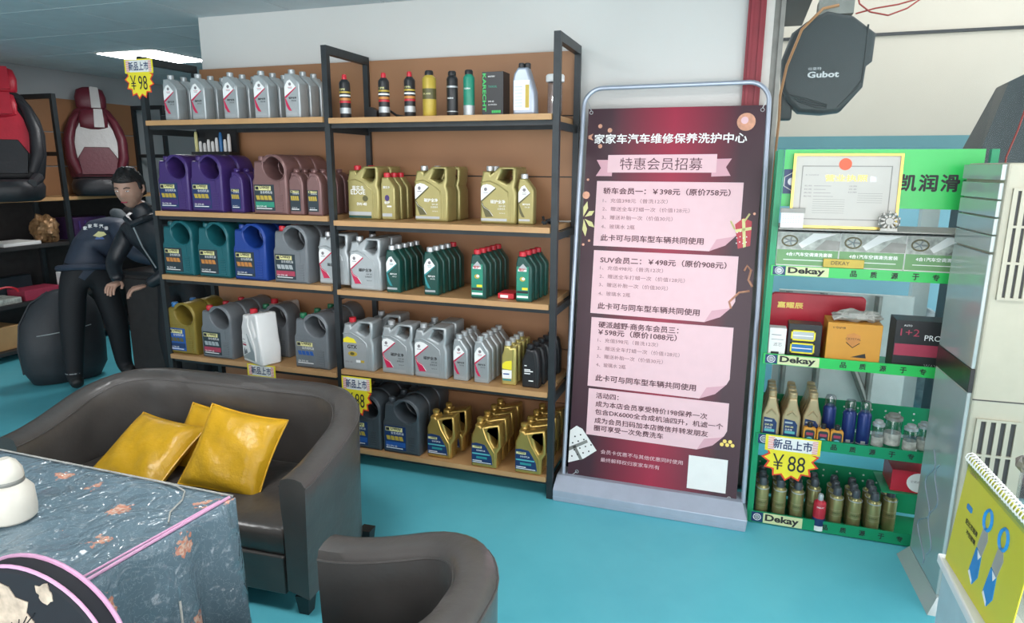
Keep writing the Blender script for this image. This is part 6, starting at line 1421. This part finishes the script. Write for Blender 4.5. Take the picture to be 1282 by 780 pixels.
def head_into(mb, M, hairless=False):
    """face with eyes, brows, nose, mouth and ears; local: faces -y, centre of the head at the origin, chin at z=-0.115"""
    n = 24; vs = []; fs = []
    for i in range(n+1):
        th = PI*i/n
        for j in range(2*n):
            ph = PI*j/n; x, y, z = math.sin(th)*math.cos(ph), math.sin(th)*math.sin(ph), math.cos(th)
            wx = 0.074*(1-0.28*max(0, -z)**1.5); wy = 0.092*(1-0.12*max(0, -z)); p = Vector((x*wx, y*wy, z*0.118))
            if y < 0:
                zz = p.z
                nose = math.exp(-((p.x/0.012)**2))*math.exp(-(((zz+0.018)/0.022)**2)); p.y -= 0.024*nose
                eye = math.exp(-(((abs(p.x)-0.030)/0.016)**2))*math.exp(-(((zz-0.008)/0.012)**2)); p.y += 0.009*eye
                lip = math.exp(-((p.x/0.022)**2))*math.exp(-(((zz+0.058)/0.008)**2)); p.y -= 0.005*lip
                chin = math.exp(-((p.x/0.022)**2))*math.exp(-(((zz+0.098)/0.016)**2)); p.y -= 0.006*chin
            vs.append(tuple(p))
    m_ = 2*n
    for i in range(n):
        for j in range(m_): fs.append((i*m_+j, (i+1)*m_+j, (i+1)*m_+(j+1) % m_, i*m_+(j+1) % m_))
    mb.raw(vs, fs, 'skin', M)
    for sx in (-1, 1):
        mb.lathe([(0.0, -0.006), (0.010, -0.003), (0.010, 0.003), (0.0, 0.006)], 'white_ink', n=10, M=M @ Matrix.Translation((sx*0.030, -0.078, 0.008)) @ Matrix.Scale(0.6, 4, (0, 0, 1)))
        mb.lathe([(0.0, -0.004), (0.0048, -0.002), (0.0048, 0.002), (0.0, 0.004)], 'black_ink', n=10, M=M @ Matrix.Translation((sx*0.030, -0.0835, 0.008)))
        mb.tube([(sx*0.014, -0.0865, 0.024), (sx*0.030, -0.083, 0.030), (sx*0.046, -0.072, 0.025)], 0.0032, 'hair', 6, M=M)
        mb.tube([(sx*0.073, 0.0, 0.024), (sx*0.084, 0.006, 0.020), (sx*0.084, 0.008, -0.006), (sx*0.074, 0.0, -0.026)], [0.006, 0.009, 0.008, 0.005], 'skin', 8, M=M)
    mb.tube([(-0.018, -0.0865, -0.058), (0, -0.091, -0.060), (0.018, -0.0865, -0.058)], 0.0035, 'label_red', 6, M=M)
def hair_mesh(M, fringe=True):
    mb = MB(); n = 22; vs = []; fs = []
    for i in range(n+1):
        th = PI*i/n
        for j in range(2*n):
            ph = PI*j/n; x, y, z = math.sin(th)*math.cos(ph), math.sin(th)*math.sin(ph), math.cos(th)
            k = 1+0.10*noise.noise(Vector((x*6, y*6, z*6)))
            p = Vector((x*0.086*k, y*0.103*k+0.006, z*0.128*k+0.006))
            lim = 0.045 if y < -0.35 else (0.0 if y < 0.25 else -0.06)       # cut away the face
            if p.z < lim: p = Vector((x*0.060, y*0.075+0.010, lim-0.0+min(0, (p.z-lim))*0.15))
            vs.append(tuple(p))
    m_ = 2*n
    for i in range(n):
        for j in range(m_): fs.append((i*m_+j, (i+1)*m_+j, (i+1)*m_+(j+1) % m_, i*m_+(j+1) % m_))
    return mb.raw(vs, fs, 'hair', M)
def hand_into(mb, M, mirror=1, curl=0.5):
    """palm + four fingers + thumb, fingers along +x, palm facing -z"""
    mb.lathe([(0.0, 0), (0.026, 0.008), (0.038, 0.04), (0.040, 0.075), (0.030, 0.086)], 'skin', n=12, ry=0.42, M=M @ Matrix.Rotation(PI/2, 4, 'Y') @ Matrix.Rotation(PI/2, 4, 'Z'))
    for k, (l_, off) in enumerate(((0.068, 0.028), (0.078, 0.010), (0.072, -0.009), (0.056, -0.027))):
        pts = [(0.075, off, 0)]; a = 0
        for s_ in range(3): a -= curl*0.8; q = pts[-1]; pts.append((q[0]+l_/3*math.cos(a), q[1], q[2]+l_/3*math.sin(a)))
        mb.tube(pts, [0.0095, 0.009, 0.008, 0.0065], 'skin', 8, M=M @ Matrix.Scale(mirror, 4, (0, 1, 0)))
    mb.tube([(0.018, 0.026, 0), (0.045, 0.052, -0.006), (0.070, 0.058, -0.018)], [0.012, 0.010, 0.008], 'skin', 8, M=M @ Matrix.Scale(mirror, 4, (0, 1, 0)))
def frame_from(p, xdir, zup):
    x = Vector(xdir).normalized(); z = Vector(zup); y = z.cross(x).normalized(); z = x.cross(y)
    M = Matrix((x, y, z)).transposed().to_4x4(); M.translation = Vector(p); return M

# --- man bending forward over the cabinet, back turned
# world joints: hips at the left, trunk leaning to the right and away, feet apart
B = {'pelvis': (-3.70, 0.61, 0.90, 0.165, 0.14), 'waist': (-3.68, 0.69, 1.01, 0.180, 0.15), 'chest': (-3.66, 0.80, 1.12, 0.195, 0.155), 'upper': (-3.64, 0.92, 1.19, 0.165, 0.13), 'neck': (-3.61, 0.96, 1.20, 0.060), 'skull': (-3.58, 0.99, 1.215, 0.062),
     'hipL': (-3.745, 0.56, 0.84, 0.105), 'kneeL': (-3.75, 0.50, 0.46, 0.088), 'ankL': (-3.74, 0.46, 0.10, 0.060), 'toeL': (-3.66, 0.42, 0.045, 0.042),
     'hipR': (-3.66, 0.70, 0.84, 0.105), 'kneeR': (-3.62, 0.76, 0.47, 0.088), 'ankR': (-3.64, 0.80, 0.10, 0.060), 'toeR': (-3.54, 0.78, 0.045, 0.042),
     'shL': (-3.72, 1.05, 1.15, 0.080), 'elL': (-3.55, 1.12, 1.03, 0.062), 'wrL': (-3.36, 1.02, 0.925, 0.042),
     'shR': (-3.53, 0.80, 1.14, 0.085), 'elR': (-3.33, 0.74, 0.99, 0.068), 'wrR': (-3.10, 0.84, 0.925, 0.044)}
BE = [('pelvis', 'waist'), ('waist', 'chest'), ('chest', 'upper'), ('upper', 'neck'), ('neck', 'skull'), ('pelvis', 'hipL'), ('hipL', 'kneeL'), ('kneeL', 'ankL'), ('ankL', 'toeL'), ('pelvis', 'hipR'), ('hipR', 'kneeR'), ('kneeR', 'ankR'), ('ankR', 'toeR'),
      ('upper', 'shL'), ('shL', 'elL'), ('elL', 'wrL'), ('upper', 'shR'), ('shR', 'elR'), ('elR', 'wrR')]
REG = {'waist': 'jacket_navy', 'chest': 'jacket_navy', 'upper': 'jacket_navy', 'neck': 'skin', 'skull': 'skin', 'hipL': 'trousers', 'kneeL': 'trousers', 'ankL': 'trousers', 'toeL': 'shoe', 'hipR': 'trousers', 'kneeR': 'trousers', 'ankR': 'trousers', 'toeR': 'shoe',
       'shL': 'jacket_navy', 'elL': 'jacket_navy', 'wrL': 'jacket_navy', 'shR': 'jacket_navy', 'elR': 'jacket_navy', 'wrR': 'jacket_navy'}
man = thing('person', 'person in navy jacket and black trousers bending forward with back turned', 'person', (-3.69, 0.61, 0))
OM = Matrix.Translation((3.69, -0.61, 0))
def local(mb, OM_): mb.v = [tuple(OM_ @ Vector(v)) for v in mb.v]; return mb
b = skin_body(B, BE, 'pelvis', REG)
HM = Matrix.Translation((-3.56, 1.00, 1.235)) @ Matrix.Rotation(R(150), 4, 'Z') @ Matrix.Rotation(R(52), 4, 'X')
head_into(b, HM)
hand_into(b, frame_from((-3.36, 1.02, 0.925), (1, -0.1, -0.25), (0, 0, 1)), 1); hand_into(b, frame_from((-3.10, 0.84, 0.925), (1, 0.35, -0.25), (0, 0, 1)), -1)
local(b, OM).build('body', man, ang=80)
local(hair_mesh(HM), OM).build('hair', man, ang=80)
# jacket hem, hood and back print
m = MB(); hem = []
for k in range(20):
    a = 2*PI*k/20; hem.append((-3.70+0.175*math.cos(a), 0.625+0.160*math.sin(a), 0.885+0.03*math.sin(a+2.5)))
m.tube(hem, 0.022, 'jacket_navy', 8, True); local(m, OM).build('jacket_hem', man)
m = MB(); m.tube([(-3.74, 1.00, 1.22), (-3.69, 0.92, 1.265), (-3.61, 0.88, 1.262), (-3.53, 0.86, 1.22), (-3.48, 0.90, 1.15)], [0.025, 0.038, 0.042, 0.038, 0.025], 'hood_grey', 10); local(m, OM).build('hood', man)
pm = MB()
Pn = (Vector((0.8188, -2.9744, 1.6243))-Vector((-3.60, 0.68, 1.15))).normalized()
e1 = Vector((0.74, 0.63, 0.0)); e1 = (e1-Pn*e1.dot(Pn)).normalized(); e3 = Pn.cross(e1) if Pn.cross(e1).z > 0 else -Pn.cross(e1)
Mp = Matrix((e1, -Pn, e3)).transposed().to_4x4(); Mp.translation = Vector((-3.655, 0.735, 1.10))+Pn*0.150
for k, c_ in enumerate('家家车汽修'):
    a = R(128-k*20); pm.text(c_, 0.10*math.cos(a)-0.012-0.02, 0.085*math.sin(a)-0.01, 0.024, -0.004*abs(k-2), 'white_ink', h=0.026, bold=0.03, M=Mp)
pm.prism([(-0.04, 0.015), (0.0, 0.0), (0.045, 0.02), (0.03, 0.04), (-0.005, 0.045), (-0.02, 0.03)], -0.004, 0, 'label_yellow', Mp); pm.prism([(-0.03, -0.012), (0.03, -0.012), (0.02, 0.004), (-0.02, 0.006)], -0.004, 0, 'label_blue', Mp)
for k in range(4): pm.tube([tuple(Mp @ Vector((0.135+0.005*k, -0.006, 0.075-0.03*k))), tuple(Mp @ Vector((0.150+0.004*k, -0.008, 0.066-0.03*k)))], 0.0035, 'white_ink', 5)
local(pm, OM).build('jacket_print', man)
for a_, b_ in ((B['ankL'], 'L'), (B['ankR'], 'R')):
    m = MB(); m.tube([(a_[0]+0.052*math.cos(k*PI/6), a_[1]+0.052*math.sin(k*PI/6), a_[2]+0.03) for k in range(12)], 0.005, 'label_silver', 6, True); local(m, OM).build('trouser_cuff', man)

# --- young person standing beside the rack, leaning, looking down at the work
C_ = {'pelvis': (-2.86, 0.66, 0.86, 0.135, 0.11), 'waist': (-2.87, 0.60, 0.98, 0.135, 0.11), 'chest': (-2.88, 0.52, 1.12, 0.150, 0.115), 'upper': (-2.88, 0.47, 1.22, 0.125, 0.10), 'neck': (-2.89, 0.44, 1.32, 0.052), 'skull': (-2.90, 0.42, 1.40, 0.055),
      'hipL': (-2.77, 0.68, 0.80, 0.095), 'kneeL': (-2.75, 0.66, 0.45, 0.070), 'ankL': (-2.74, 0.70, 0.10, 0.048), 'toeL': (-2.76, 0.60, 0.042, 0.040),
      'hipR': (-2.93, 0.66, 0.80, 0.095), 'kneeR': (-2.82, 0.60, 0.45, 0.070), 'ankR': (-2.80, 0.62, 0.10, 0.048), 'toeR': (-2.84, 0.50, 0.042, 0.040),
      'shL': (-2.70, 0.48, 1.20, 0.070), 'elL': (-2.66, 0.40, 0.96, 0.055), 'wrL': (-2.80, 0.32, 0.86, 0.040),
      'shR': (-3.06, 0.47, 1.19, 0.070), 'elR': (-3.12, 0.36, 0.98, 0.055), 'wrR': (-2.99, 0.28, 0.88, 0.040)}
for k_ in ('kneeR', 'ankR', 'toeR'): v_ = C_[k_]; C_[k_] = (v_[0]-0.14,)+v_[1:]
REG2 = {k_: ('jacket_black' if v_ == 'jacket_navy' else v_) for k_, v_ in REG.items()}
p2 = thing('person', 'young person with short dark hair in a black jacket facing the camera', 'person', (-2.86, 0.60, 0))
OM2 = Matrix.Translation((2.86, -0.60, 0))
b = skin_body(C_, BE, 'pelvis', REG2)
HM2 = Matrix.Translation((-2.915, 0.375, 1.475)) @ Matrix.Rotation(R(20), 4, 'Z') @ Matrix.Rotation(R(14), 4, 'X') @ Matrix.Scale(1.06, 4)
head_into(b, HM2)
hand_into(b, frame_from((-2.80, 0.32, 0.86), (-0.6, -0.8, -0.2), (0, 0, 1)), -1); hand_into(b, frame_from((-2.99, 0.28, 0.88), (0.3, -1, -0.2), (0, 0, 1)), 1)
local(b, OM2).build('body', p2, ang=80)
local(hair_mesh(HM2), OM2).build('hair', p2, ang=80)
m = MB(); m.tube([(-2.98, 0.42, 1.30), (-2.95, 0.36, 1.285), (-2.89, 0.345, 1.25), (-2.82, 0.37, 1.285), (-2.79, 0.43, 1.30)], 0.022, 'jacket_black', 8); local(m, OM2).build('collar', p2)
m = MB(); m.tube([(-2.89, 0.345, 1.25), (-2.88, 0.395, 1.10), (-2.875, 0.48, 0.95)], 0.005, 'label_silver', 6); local(m, OM2).build('zip', p2)
